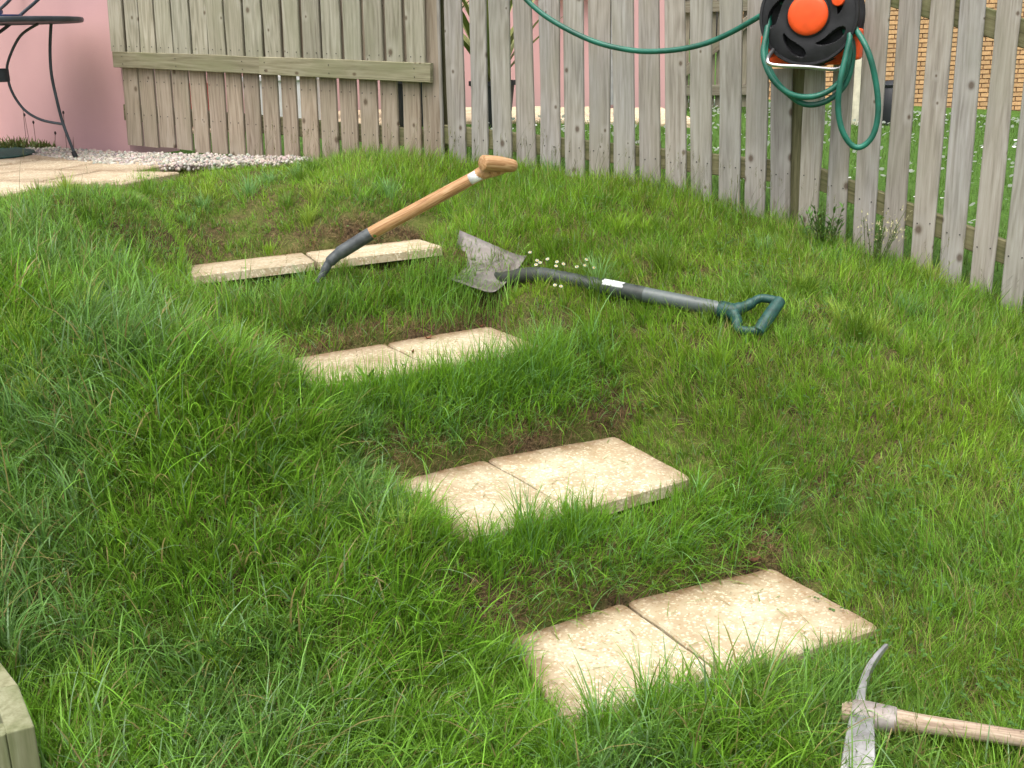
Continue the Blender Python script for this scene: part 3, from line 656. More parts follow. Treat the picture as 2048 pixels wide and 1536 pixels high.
# green mat
mt = MB(); mo = [(-3.20, 7.25), (-2.86, 6.98), (-2.745, 6.80), (-2.70, 6.62), (-2.76, 6.42), (-2.98, 6.36), (-3.3, 6.6), (-3.4, 7.0)]; C = Vector((-3.05, 6.8, 0))
ring0 = spline([(x, y, PZ + .004) for x, y in mo], 4, True); n = len(ring0)
v = []; f = []
for s_, z in ((1, .003), (1.0, .009), (.97, .012), (.4, .013)):
    for p in ring0: v.append((C.x + (p.x - C.x) * s_, C.y + (p.y - C.y) * s_, PZ + z))
for i in range(3):
    for k in range(n): f.append((i * n + k, i * n + (k + 1) % n, (i + 1) * n + (k + 1) % n, (i + 1) * n + k))
f.append(tuple(3 * n + k for k in range(n))); mt.add(v, f)
tag(mt.build('garden_mat', mat_green), 'dark green mat on the patio paving at the left edge', 'mat')

# ------------------------------------------------------------------ raised planter, bottom left
plt_ = empty('planter', (-1.1, 2.0, .2)); tag(plt_, 'pale timber raised planter corner at the bottom left', 'planter')
ztop = .35
P1 = Vector((-.940, 1.935, ztop)); P2 = Vector((-1.034, 2.089, ztop)); P3 = Vector((-1.40, 2.54, ztop)); P0 = Vector((-1.55, 1.78, ztop))
def timber(name, a, b, a2, b2, h, mat=wood_planter):
    """a-b outer top edge, a2-b2 inner top edge"""
    P = [Vector(p) for p in (a, b, b2, a2)]; z = Vector((0, 0, h))
    v = [p - z for p in P] + P; c = sum(v, Vector()) / 8
    o = MB().add([p for p in v], [(3, 2, 1, 0), (4, 5, 6, 7), (0, 1, 5, 4), (1, 2, 6, 5), (2, 3, 7, 6), (3, 0, 4, 7)]).build(name, mat, plt_, False)
    md = o.modifiers.new('bevel', 'BEVEL'); md.width = .003; md.segments = 2; return o
I1 = Vector((-.985, 1.913, ztop)); I2 = Vector((-1.082, 2.075, ztop)); I3 = Vector((-1.44, 2.515, ztop))
g = Vector((.0, .0015, 0))
timber('timber', P1, P2, I1, I2, .5)
timber('timber', P2 + Vector((-.002, .003, -.002)), P3, I2 + Vector((-.002, .003, -.002)), I3, .5)
timber('timber', I1 + Vector((-.003, -.001, -.003)), P0, I1 + Vector((.018 - .025, .045, -.003)), P0 + Vector((.02, .05, 0)), .5)
MB().add([(-.99, 1.95, .29), (-1.08, 2.06, .29), (-1.42, 2.5, .30), (-1.8, 2.3, .30), (-1.55, 1.83, .29)], [(0, 1, 2, 3, 4)]).build('soil', soil, plt_, False)

# ------------------------------------------------------------------ spade
spd = empty('spade', (-0.6909, 4.2630, 0.7600)); tag(spd, 'spade with a pale wooden T-handle stuck in the ground at the top step', 'spade')
s_top = Vector((-0.0745, 4.2000, 1.1412)); s_sock = Vector((-0.5187, 4.2840, 0.9091)); ax_ = (s_top - s_sock).normalized()
def along(name, p0, p1, prof, mat, parent, n=18):
    """lathe along an axis with its own origin so grain follows the shaft"""
    p0 = Vector(p0); p1 = Vector(p1); L = (p1 - p0).length; mb = MB().lathe([(r, t * L) for t, r in prof], Matrix.Identity(4), n)
    me = mesh(name, mb.v, mb.f, True); me.set_sharp_from_angle(angle=math.radians(45)); o = link(name, me, mat); M4 = frameM(p0, p1 - p0)
    o.parent = parent; M4.translation = p0 - Vector(parent.location); o.matrix_basis = M4; return o
along('shaft', s_sock - ax_ * .02, s_top + ax_ * .012, [(0, .0245), (.2, .0245), (.6, .0235), (.86, .0225), (.94, .024), (1, .028)], ash_wood, spd)
gl, gr_ = Vector((-0.0872, 4.1528, 1.1758)), Vector((0.0315, 4.2368, 1.1527))
along('grip', gl, gr_, [(0, .0245), (.02, .028), (.2, .0295), (.5, .0295), (.75, .0265), (.93, .023), (.985, .0195), (1, .014)], ash_wood, spd, 22)
mb = MB().tube(spline([s_top - ax_ * .05, s_top - ax_ * .01, gl.lerp(gr_, .66) + Vector((0, 0, -.004))], 6), [.0225] * 4 + [.0235, .0245, .0255, .0265, .0275, .028, .0275, .026, .023], 16); mb.build('yoke', ash_wood, spd)
fr = frameM(s_top - ax_ * .066, ax_, (0, -1, -.15)); v = []; f = []; m_ = 9
for i in range(2):
    for k in range(m_): th = -1.25 + 2.0 * k / (m_ - 1); v.append(fr @ Vector((math.cos(th) * (.0233 + .0006 * i), math.sin(th) * (.0233 + .0006 * i), i * .046)))
for k in range(m_ - 1): f.append((k, k + 1, m_ + k + 1, m_ + k))
so_ = MB().add(v, f).build('label_sticker', white_sticker, spd); md = so_.modifiers.new('thick', 'SOLIDIFY'); md.thickness = .0006; md.offset = 0
MB().tube(spline([(-.722, 4.242, .738), (-.701, 4.25, .768), (-.678, 4.265, .805), (-.643, 4.275, .836), (-.581, 4.28, .873), s_sock + ax_ * .004], 6), [.012] * 4 + [.0135] * 4 + [.0165] * 5 + [.0215] * 6 + [.0255] * 12, 16).build('socket', socket_grey, spd)
MB().lathe([(0, .006), (.005, .005), (.007, 0)], frameM(s_sock - ax_ * .055 + Vector((0, -.022, .004)), (0, -1, .1)), 10).build('rivet', rust_steel, spd)
MB().lathe([(0, .004), (.006, .003), (.008, 0)], frameM(s_sock + ax_ * .016 + Vector((.006, -.019, -.010)), (.2, -1, -.4)), 10).build('rivet', paint('moss_rivet', (.06, .14, .02), .7), spd)
bl = MB(); n_b = Vector((.25, -.95, .1)).normalized(); dn = Vector((-.12, .0, -1)).normalized(); sd2 = dn.cross(n_b).normalized(); v = []; f = []; b0 = Vector((-.735, 4.24, .690))
for i in range(7):
    for j in range(7):
        uu = (j / 6 - .5) * 2; t = i / 6; v.append(b0 + sd2 * (uu * .092) + dn * (t * .27) + n_b * (.018 * (1 - uu * uu) - .01))
for i in range(6):
    for j in range(6): f.append((i * 7 + j, i * 7 + j + 1, i * 7 + j + 8, i * 7 + j + 7))
bo = bl.add(v, f).build('blade', green_steel, spd); md = bo.modifiers.new('thick', 'SOLIDIFY'); md.thickness = .003

# ------------------------------------------------------------------ shovel
shv = empty('shovel', (-0.0222, 4.3940, 0.6211)); tag(shv, 'green-shafted shovel with D-handle lying across the grass', 'shovel')
bA, bB, bC, bD = Vector((-0.1946, 4.5887, 0.8603)), Vector((0.0692, 4.4406, 0.7642)), Vector((-0.0556, 4.2772, 0.6601)), Vector((-0.2430, 4.3956, 0.7036))
nb_ = (bB - bA).cross(bC - bA).normalized()
if nb_.y > 0: nb_ = -nb_
v = []; f = []; NX, NY = 10, 10
for i in range(NX + 1):          # i: side edge A-B -> C-D ; j: shoulder (B-C) -> tip (A-D)
    for j in range(NY + 1):
        a = i / NX; b = j / NY; p = bB.lerp(bC, a).lerp(bA.lerp(bD, a), b)
        lip = .022 * (abs(2 * a - 1) ** 2.5) + .018 * max(0, 1 - b * 5) ** 2; ridge = .012 * math.exp(-((a - .5) / .09) ** 2) * max(0, 1 - b * 1.6)
        v.append(p + nb_ * (lip - .015 + ridge))
for i in range(NX):
    for j in range(NY): f.append((i * (NY + 1) + j, i * (NY + 1) + j + 1, (i + 1) * (NY + 1) + j + 1, (i + 1) * (NY + 1) + j))
bo = MB().add(v, f).build('blade', blade_metal, shv); md = bo.modifiers.new('thick', 'SOLIDIFY'); md.thickness = .003; md.offset = 0
sh_pts = [(-0.0834, 4.4385, 0.7235), (-0.0390, 4.3940, 0.7078), (0.0000, 4.3606, 0.7101), (0.0512, 4.3218, 0.7289), (0.1171, 4.2840, 0.7376)]
MB().tube(spline(sh_pts, 8), [.008 + .0215 * min(1, i / 14) for i in range(33)], 16).build('socket', socket_mud, shv)
q0, q1, q2 = Vector((0.1092, 4.2899, 0.7376)), Vector((0.4489, 4.1381, 0.6967)), Vector((0.7478, 3.9805, 0.6578)); axs = (q2 - q0).normalized()
along('sleeve', q0, q0.lerp(q2, .60), [(0, .0285), (.05, .0302), (.95, .0302), (1, .0292)], grey_sleeve, shv, 20)
along('shaft', q0.lerp(q2, .585), q2 + axs * .02, [(0, .0283), (1, .027)], grey_shaft, shv, 20)
# sticker: part of a cylinder skin on the camera side
st = MB(); fr = frameM(q0.lerp(q2, .375), axs, (0, 0, 1)); v = []; f = []; m_ = 9
for i in range(2):
    for k in range(m_):
        th = -1.05 + 1.55 * k / (m_ - 1); v.append(fr @ Vector((math.cos(th) * .0307, math.sin(th) * -.0307, i * .080 + (.004 * math.sin(k * 1.7)))))
for k in range(m_ - 1): f.append((k, k + 1, m_ + k + 1, m_ + k))
so_ = st.add(v, f).build('label_sticker', white_sticker, shv); md = so_.modifiers.new('thick', 'SOLIDIFY'); md.thickness = .0006; md.offset = 0
hnd = along('handle_socket', q2 - axs * .004, q2 + axs * .060, [(0, .0285), (.1, .031), (.75, .029), (1, .025)], green_grip, shv, 20)
g1, g2 = Vector((0.9558, 3.9540, 0.6917)), Vector((0.8569, 3.8502, 0.6015)); yk = q2 + axs * .055
for gg in (g1, g2):
    e_ = gg + (g1 - g2).normalized() * (-.008 if gg is g1 else .008)
    md_ = yk.lerp(e_, .45) + (gg - (g1 + g2) / 2) * .55
    MB().tube(spline([yk - axs * .012, yk + (md_ - yk) * .45, md_, e_ - axs * .0], 8), [.024] * 6 + [.0195] * 6 + [.0155] * 13, 12).build('handle_arm', green_grip, shv)
along('grip', g2, g1, [(0, .016), (.02, .021), (.1, .0225), (.5, .0235), (.9, .0225), (.98, .021), (1, .016)], green_grip, shv, 18)

# ------------------------------------------------------------------ mattock
mk = empty('mattock', (.85, 2.36, .06)); tag(mk, 'steel mattock with a wooden handle lying in the bottom right grass', 'mattock')
hz = .080; h0 = Vector((.752, 2.325, hz)); h1 = Vector((1.45, 2.085, hz + .005)); hd = (h1 - h0).normalized(); hp = Vector((-hd.y, hd.x, 0))  # hp points away from camera
along('handle', h0 - hd * .004, h1, [(0, .020), (.012, .0255), (.10, .0265), (.16, .0250), (.24, .0215), (.5, .0185), (1, .0185)], old_ash, mk, 20)
e0 = h0 + hd * .045
def oval(mb, cs, mat_n=20):
    n = mat_n; v = []; f = []
    for (c, ra, rb) in cs:
        for k in range(n):
            th = 2 * math.pi * k / n; v.append(c + hp * (ra * math.cos(th)) + Vector((0, 0, 1)) * (rb * math.sin(th)))
    for i in range(len(cs) - 1):
        for k in range(n): f.append((i * n + k, i * n + (k + 1) % n, (i + 1) * n + (k + 1) % n, (i + 1) * n + k))
    f.append(tuple(range(n - 1, -1, -1))); f.append(tuple((len(cs) - 1) * n + k for k in range(n)))
    return mb.add(v, f)
oval(MB(), [(e0 - hd * .027, .034, .029), (e0 - hd * .020, .0385, .032), (e0 + hd * .01, .0375, .032), (e0 + hd * .055, .0325, .0295), (e0 + hd * .070, .0315, .0285), (e0 + hd * .072, .0275, .027)]).build('eye_collar', rust_steel, mk)
def sweep_rect(mb, secs):
    v = []; f = []
    for (c, wd, wv, hv, hh) in secs:
        for a, b in ((-1, -1), (1, -1), (1, 1), (-1, 1)): v.append(c + wv * (a * wd) + hv * (b * hh))
    for i in range(len(secs) - 1):
        for k in range(4): f.append((i * 4 + k, i * 4 + (k + 1) % 4, i * 4 + 4 + (k + 1) % 4, i * 4 + 4 + k))
    m_ = (len(secs) - 1) * 4; f += [(3, 2, 1, 0), (m_, m_ + 1, m_ + 2, m_ + 3)]; return mb.add(v, f)
zv = Vector((0, 0, 1))
pk0 = e0 + hp * .030 - hd * .010
cut = [pk0, pk0 + hp * .06 + hd * .002 + zv * .006, pk0 + hp * .13 + hd * .012 + zv * .020, pk0 + hp * .19 + hd * .032 + zv * .034, pk0 + hp * .235 + hd * .052 + zv * .042]
cs = spline(cut, 4); secs = []
for i, c in enumerate(cs):
    t = i / (len(cs) - 1); secs.append((c, .0115 - .0065 * min(1, t * 1.2), hd, zv, .021 - .015 * t))
o = sweep_rect(MB(), secs).build('pick_blade', worn_steel, mk); md = o.modifiers.new('bevel', 'BEVEL'); md.width = .002; md.segments = 2
ad0 = e0 - hp * .026 - hd * .004
adz = [ad0, ad0 - hp * .05 + zv * .0, ad0 - hp * .11 - hd * .0 - zv * .010, ad0 - hp * .17 - zv * .028, ad0 - hp * .22 - zv * .05]
cs = spline(adz, 4); secs = []
for i, c in enumerate(cs):
    t = i / (len(cs) - 1); secs.append((c, .0235 + .018 * t ** .8, hd, zv, .016 * (1 - t) + .003))
o = sweep_rect(MB(), secs).build('adze_blade', worn_steel, mk); md = o.modifiers.new('bevel', 'BEVEL'); md.width = .0025; md.segments = 2

# ------------------------------------------------------------------ hose reel
rl = empty('hose_reel', (1.24, 4.80, 1.65)); tag(rl, 'black hose reel with orange hub hanging on the fence', 'hose reel')
n_r = Vector((-.40, -.905, .03)).normalized(); rc = Vector((1.202, 4.72, 1.659)); Mr = frameM(rc, n_r, (0, 0, 1))
def dished_flange(M, R):
    """flange of a reel: dished disc with five deep curved finger scoops"""
    mb = MB(); nr, na = 30, 200; v = []; f = []
    for i in range(nr + 1):
        t = .36 + .64 * i / nr
        for k in range(na):
            th = 2 * math.pi * k / na; z = .010 * math.sin(min(1, (t - .36) / .64) * math.pi)
            for s_ in range(5):
                c = 2 * math.pi * (s_ + .12) / 5; d_ = (th - c + math.pi) % (2 * math.pi) - math.pi
                u_ = d_ / .46; 
                if abs(u_) < 1:
                    mid = .70 + .085 * u_; hw_ = .125 * math.sqrt(1 - u_ * u_) * (.62 + .38 * u_) + 1e-4; q = abs(t - mid) / hw_
                    if q < 1.25: e_ = min(1, max(0, (1.25 - q) / .45)); z -= .055 * e_ * e_ * (3 - 2 * e_) * min(1, (1 - abs(u_)) * 4)
            v.append(M @ Vector((R * t * math.cos(th), R * t * math.sin(th), z)))
    for i in range(nr):
        for k in range(na): f.append((i * na + k, i * na + (k + 1) % na, (i + 1) * na + (k + 1) % na, (i + 1) * na + k))
    return mb.add(v, f)
fo = dished_flange(Mr, .186).build('front_flange', black_plastic, rl)
MB().lathe([(.180, -.030), (.191, -.026), (.194, -.004), (.190, .005), (.182, .005), (.178, -.006), (.180, -.030)], Mr, 72).build('flange_rim', black_plastic, fo)
Mb = frameM(rc - n_r * .150, n_r, (0, 0, 1))
MB().lathe([(.05, -.012), (.190, -.012), (.198, 0), (.190, .012), (.05, .012)], Mb, 64).build('back_flange', black_plastic, rl)
MB().lathe([(.085, -.13), (.085, 0)], Mr, 32).build('drum', black_plastic, rl)
hb = MB().lathe([(.078, -.005), (.078, .016), (.074, .022), (.06, .026), (.03, .0285), (0, .029)], Mr, 48).build('hub', orange_plastic, rl)
MB().lathe([(.083, -.004), (.083, .010), (.079, .013)], Mr, 48).build('hub_ring', black_plastic, hb)
Mk = frameM(Vector((1.306, 4.675, 1.712)), n_r); MB().lathe([(.022, -.02), (.024, .0), (.025, .022), (.022, .028), (0, .031)], Mk, 24).build('crank_knob', orange_plastic, rl)
wp = [(1.077, 4.76, 1.53), (1.04, 4.68, 1.497), (1.056, 4.66, 1.475), (1.187, 4.645, 1.464), (1.297, 4.65, 1.453), (1.335, 4.67, 1.469), (1.36, 4.74, 1.508)]
MB().tube(spline(wp, 8), .0078, 12).build('wire_stand', silver, rl)
fx = Vector((n_r.y * -1, n_r.x, 0)).normalized()
for (c, sz) in ((Vector((1.075, 4.83, 1.545)), (.05, .10, .09)), (Vector((1.395, 4.72, 1.545)), (.045, .10, .12)), (Vector((1.24, 4.865, 1.50)), (.33, .03, .07))):
    Rm = Matrix(((fx.x, -n_r.x, 0), (fx.y, -n_r.y, 0), (0, 0, 1))); o = MB().box(c, sz, Rm).build('bracket', orange_plastic, rl, False); md = o.modifiers.new('bevel', 'BEVEL'); md.width = .012; md.segments = 3
MB().box(Vector((1.27, 4.895, 1.66)), (.12, .03, .40), Rm).build('mounting_plate', black_plastic, rl, False)
# hose: wound turns, hanging turns and the sagging run
gh = empty('garden_hose', (1.24, 4.75, 1.45)); tag(gh, 'dark green garden hose coiled on the reel and sagging along the fence', 'hose')
wt = MB()
for k in range(6):
    for r_ in (.105, .125, .145):
        c = rc - n_r * (.068 + k * .013); Mx = frameM(c, n_r); wt.tube([Mx @ Vector((r_ * math.cos(a), r_ * math.sin(a), 0)) for a in np.linspace(0, 2 * math.pi, 40)[:-1]], .0098, 8, True)
wt.build('wound_turns', green_hose, gh)
hang = [[(1.075, 4.83, 1.69), (1.054, 4.78, 1.607), (1.035, 4.74, 1.512), (1.062, 4.7, 1.426), (1.123, 4.68, 1.367), (1.195, 4.67, 1.348), (1.267, 4.66, 1.363), (1.325, 4.65, 1.411), (1.346, 4.645, 1.486), (1.350, 4.66, 1.560), (1.33, 4.73, 1.63)],
        [(1.085, 4.84, 1.69), (1.063, 4.8, 1.607), (1.048, 4.76, 1.512), (1.076, 4.72, 1.422), (1.138, 4.70, 1.355), (1.203, 4.69, 1.318), (1.277, 4.68, 1.329), (1.342, 4.67, 1.383), (1.369, 4.67, 1.467), (1.368, 4.68, 1.556), (1.34, 4.76, 1.64)],
        [(1.33, 4.76, 1.64), (1.350, 4.66, 1.585), (1.333, 4.63, 1.506), (1.311, 4.61, 1.413), (1.308, 4.61, 1.308), (1.326, 4.6, 1.222), (1.364, 4.59, 1.164), (1.403, 4.58, 1.158), (1.44, 4.57, 1.202), (1.454, 4.57, 1.288), (1.441, 4.58, 1.401), (1.406, 4.6, 1.523), (1.361, 4.69, 1.628), (1.32, 4.78, 1.70)],
        [(-.12, 5.50, 2.06), (-.02, 5.46, 1.92), (.08, 5.42, 1.793), (.2, 5.36, 1.684), (.382, 5.26, 1.584), (.549, 5.18, 1.538), (.691, 5.1, 1.532), (.829, 5.03, 1.553), (.941, 4.96, 1.599), (1.072, 4.84, 1.68), (1.12, 4.80, 1.71)]]
for nm, h_ in zip(('hanging_loop', 'hanging_loop', 'long_loop', 'sagging_run'), hang): MB().tube(spline(h_, 10), .0116, 12).build(nm, green_hose, gh)

# ------------------------------------------------------------------ grass
def blades(P, L, W, az, lean, curl, colr, nseg, face=None):
    """returns vertices, triangles, tints for N blades"""
    N = len(P); ns = nseg; d = np.stack([np.cos(az), np.sin(az), np.zeros(N)], 1); fa = az if face is None else az + face
    sd = np.stack([-np.sin(fa), np.cos(fa), np.zeros(N)], 1); pos = P.copy(); V = np.empty((N, 2 * ns + 1, 3), np.float32); tint = np.empty((N, 2 * ns + 1, 3), np.float32)
    for i in range(ns + 1):
        t = i / ns; th = lean + curl * t; ww = (W * .5 * (1 - .75 * t ** 1.8))[:, None]
        tc = colr * (1 - .10 * t) + np.array([.03, .025, .004]) * t * .6
        if i < ns:
            V[:, 2 * i] = pos - sd * ww; V[:, 2 * i + 1] = pos + sd * ww; tint[:, 2 * i] = tc; tint[:, 2 * i + 1] = tc
        else: V[:, 2 * i] = pos; tint[:, 2 * i] = tc
        st_ = (L / ns)[:, None]; pos = pos + st_ * (np.cos(th)[:, None] * np.array([0, 0, 1.]) + np.sin(th)[:, None] * d)
    tr = []
    for i in range(ns - 1): a = 2 * i; tr += [(a, a + 1, a + 3), (a, a + 3, a + 2)]
    a = 2 * (ns - 1); tr.append((a, a + 1, a + 2)); T = np.array(tr)[None] + (np.arange(N) * (2 * ns + 1))[:, None, None]
    return V.reshape(-1, 3), T.reshape(-1, 3), tint.reshape(-1, 3)
def join(parts):
    V, T, C_ = [], [], []; b = 0
    for v, t, c in parts: V.append(v); T.append(t + b); C_.append(c); b += len(v)
    return np.concatenate(V), np.concatenate(T), np.concatenate(C_)
def project(x, y, z):
    v = np.stack([x, y, z - 1.6], -1); R_ = np.array(right); U_ = np.array(up); F_ = np.array(fwd); dd = v @ F_
    return 1024 + FPX * (v @ R_) / dd, 768 - FPX * (v @ U_) / dd, dd
LAWN = [(-2.05, 4.70), (-1.70, 5.20), (-1.45, 5.86), (-1.05, 5.94), (-1.0, 6.07), (-.33, 5.72), (1.22, 4.905), (2.2, 4.225), (3.1, 3.6), (3.1, 1.3), (-3.2, 1.3), (-3.2, 4.3), (-2.6, 4.3)]
PLANTER = [(-.93, 1.92), (-1.034, 2.10), (-1.41, 2.56), (-2.2, 2.6), (-1.9, 1.5), (-1.5, 1.75)]
def lawn_mask(x, y, slab_grow=.0, margin=260, wide_margin=520):
    ok = in_poly(x, y, LAWN) & ~in_poly(x, y, PLANTER); z = np.zeros_like(x)
    for q in STEP_QUADS: ok &= ~in_quad(x, y, q, slab_grow)
    x_, y_, _ = project(x, y, height(x, y, False)); 
    out = (x_ < -margin) | (x_ > 2048 + margin) | (y_ > 1536 + margin + 100); thin = (np.abs(np.sin(x * 9173.1 + y * 5471.7)) < .42)
    return ok & (x_ > -wide_margin) & (x_ < 2048 + wide_margin) & (y_ < 1536 + 700) & (~out | thin)
nz1 = value_noise(21, 2.2); nz2 = value_noise(22, 6.0); nz3 = value_noise(23, 1.1); nz4 = value_noise(24, 14.0); nz5 = value_noise(25, 3.4)
def side(x, y): return (x - .53) * .807 + (y - 2.5) * .59
def sstep(a, b, x): t = np.clip((x - a) / (b - a), 0, 1); return t * t * (3 - 2 * t)
def dist_to_step_back(x, y):
    """how far a point lies behind a step's back edge, within its width (bare bank); 1 at the edge, 0 away"""
    out = np.zeros_like(x)
    for k, q in enumerate(STEP_QUADS):
        a = np.array(q[5][:2]); b = np.array(q[3][:2]); d = (b - a); L = np.hypot(*d); d = d / L; n = np.array([-d[1], d[0]])
        s = (x - a[0]) * d[0] + (y - a[1]) * d[1]; h = (x - a[0]) * n[0] + (y - a[1]) * n[1]
        dep = (.17, .17, .15, .07)[k]
        out = np.maximum(out, ((s > -.06) & (s < L + (.05, .08, .20, .05)[k]) & (h > -.02)) * np.clip(1 - h / dep, 0, 1))
    return out
def zone(x, y):
    s = side(x, y); lush = (1 - sstep(-.35, .55, s)) * (1 - .75 * sstep(3.5, 4.7, y)); far = sstep(4.2, 5.2, y)
    return s, lush, far
GREEN_FINE = np.array([.152, .325, .024]); GREEN_YEL = np.array([.192, .352, .027]); GREEN_LUSH = np.array([.142, .318, .025]); GREEN_BLUE = np.array([.135, .278, .088]); DRY = np.array([.36, .30, .12])
def lawn_blades(n_tuft, per, seed, wide):
    r = np.random.default_rng(seed); x = r.uniform(-2.9, 3.0, n_tuft * 8); y = 1.9 + 4.2 * r.random(n_tuft * 8) ** 1.5
    ok = lawn_mask(x, y); x = x[ok]; y = y[ok]; bare = dist_to_step_back(x, y); s, lush, far = zone(x, y)
    keep = r.random(len(x)) > np.clip(bare * 1.35, 0, .80)
    if wide: keep &= r.random(len(x)) < (.25 + .75 * lush) * (1 - .75 * far) * (.35 + 1.1 * nz1(x, y))
    x = x[keep][:n_tuft]; y = y[keep][:n_tuft]; n = len(x)
    rep = r.integers(per[0], per[1], n); idx = np.repeat(np.arange(n), rep); N = len(idx)
    ra = np.abs(r.normal(0, .016 if not wide else .012, N)); ph = r.uniform(0, 6.283, N); bx = x[idx] + ra * np.cos(ph); by = y[idx] + ra * np.sin(ph)
    ok = np.ones(N, bool)
    for q in STEP_QUADS: ok &= ~in_quad(bx, by, q, -.006)
    ok &= in_poly(bx, by, LAWN); idx, ra, ph, bx, by = (a[ok] for a in (idx, ra, ph, bx, by)); N = len(idx)
    bz = height(bx, by) - .006; s, lush, far = zone(bx, by)
    big = .72 + .62 * nz1(bx, by); tuft_h = r.uniform(.75, 1.25, n)[idx]
    if wide: L = (.085 + .12 * lush) * big * tuft_h * r.uniform(.55, 1.2, N); W = (.0034 + .0013 * lush) * r.uniform(.7, 1.3, N)
    else: L = (.090 + .018 * lush - .004 * far) * big * tuft_h * r.uniform(.5, 1.25, N); W = (.0022 + .0006 * lush) * r.uniform(.7, 1.35, N)
    L *= 1 - .52 * sstep(4.0, 4.7, by) * sstep(-.6, -1.1, bx)
    for k_, q in enumerate(STEP_QUADS): L *= np.where(in_quad(bx, by, q, .13), (.72, .62, .62, .55)[k_], 1.0)
    L *= 1 - .45 * np.clip(dist_to_step_back(bx, by), 0, 1)
    # combed directions: tufts splay outward, and the whole sward leans down the slope
    e = .05; gxv = (height(bx + e, by, False) - height(bx - e, by, False)) / (2 * e); gyv = (height(bx, by + e, False) - height(bx, by - e, False)) / (2 * e)
    sw = nz3(bx, by) * 6.283 * 1.5
    dx = np.cos(ph) * (.5 + ra * 18) + np.cos(sw) * .45 - gxv * .8 + r.normal(0, .75, N); dy = np.sin(ph) * (.5 + ra * 18) + np.sin(sw) * .45 - gyv * .8 + r.normal(0, .75, N)
    az = np.arctan2(dy, dx)
    lean = np.clip(np.abs(r.normal(.22, .3, N)) + ra * 6, 0, 1.25); lean = np.where(r.random(N) < .16, r.uniform(.7, 1.4, N), lean); curl = np.clip(r.normal(.55, .45, N) + (.55 * lush if wide else .15), -.2, 2.1)
    m1 = (sstep(.30, .72, nz5(bx, by)) * (.35 + .65 * lush) * (.8 if wide else .3))[:, None]; m2 = sstep(.35, .75, nz2(bx, by))[:, None]
    c = (1 - lush[:, None]) * (GREEN_FINE * (1 - m2) + GREEN_YEL * m2) + lush[:, None] * (GREEN_LUSH * (1 - .5 * m2) + GREEN_FINE * .5 * m2)
    c = c * (1 - m1) + GREEN_BLUE * m1; c = c * r.uniform(.60, 1.38, (n, 1))[idx] * r.uniform(.55, 1.42, (N, 1)); c = np.where((r.random(N) < (.10 if wide else .035))[:, None], np.array([.20, .34, .16]) * r.uniform(.8, 1.2, (N, 1)), c)  # scattered blades coloured paler, a painted glint as if they catch the light
    dr = (r.random(N) < .065 + .03 * (1 - lush))[:, None]; c = np.where(dr, DRY * r.uniform(.6, 1.1, (N, 1)), c)
    P = np.stack([bx, by, bz], 1); fc = r.normal(0, .6, N)
    nr = by < 3.3; out = []
    for m, ns in ((nr, 5 if wide else 4), (~nr, 4 if wide else 3)):
        if m.any(): out.append(blades(P[m], L[m], W[m] * (1 if ns > 3 else 1.15), az[m], lean[m], curl[m], c[m], ns, fc[m]))
    return out
parts = lawn_blades(20000, (10, 18), 101, False) + lawn_blades(2900, (7, 16), 102, True)
# overhanging blades along the front edges and left ends of the steps
r = np.random.default_rng(55); ex = []
for k, q in enumerate(STEP_QUADS):
    a, b = np.array(q[0][:2]), np.array(q[2][:2]); d = b - a; L_ = np.hypot(*d); nv = np.array([d[1], -d[0]]) / L_
    n = (900, 1000, 1500, 380)[k]; t = r.random(n) ** (1.25 if k < 3 else 1); t = np.where(r.random(n) < .45, t * .55, t)
    p = a + d * t[:, None] + nv * np.abs(r.normal(.012, .03, n))[:, None]; ex.append(np.c_[p, np.full(n, (.085, .10, .135, .05)[k])])
    a2 = np.array(q[5][:2]); n = (420, 420, 500, 100)[k]; t = r.random(n); d2 = a2 - a; nv2 = np.array([-d2[1], d2[0]]) / np.hypot(*d2)
    nv2 = nv2 if nv2 @ (a - b) > 0 else -nv2; p = a + d2 * t[:, None] + nv2 * np.abs(r.normal(.01, .03, n))[:, None]; ex.append(np.c_[p, np.full(n, .11)])
ex = np.concatenate(ex); N = len(ex); z = height(ex[:, 0], ex[:, 1]) - .01; tcol = value_noise(71, 9)(ex[:, 0], ex[:, 1])
c = GREEN_LUSH * 1.25 * (1 - tcol[:, None]) + GREEN_FINE * tcol[:, None]; c = c * r.uniform(.7, 1.3, (N, 1))
parts.append(blades(np.c_[ex[:, :2], z], ex[:, 2] * r.uniform(.45, 1.35, N), r.uniform(.0016, .0036, N), r.uniform(0, 6.283, N), np.abs(r.normal(.15, .3, N)), r.normal(.45, .5, N), c, 5, r.normal(0, .6, N)))
# a few long lone blades on the banks
n = 700; x = r.uniform(-1.3, .9, n * 5); y = r.uniform(2.4, 4.6, n * 5); m = (dist_to_step_back(x, y) > .05) & lawn_mask(x, y); x = x[m][:n]; y = y[m][:n]; n = len(x)
c = np.where((r.random(n) < .3)[:, None], GREEN_BLUE * 1.4, GREEN_LUSH * 1.3) * r.uniform(.8, 1.3, (n, 1))
parts.append(blades(np.c_[x, y, height(x, y) - .005], r.uniform(.07, .19, n), r.uniform(.002, .0042, n), r.normal(-1.2, 1.0, n), np.abs(r.normal(.5, .3, n)), r.normal(.9, .4, n), c, 6, r.normal(0, .5, n)))
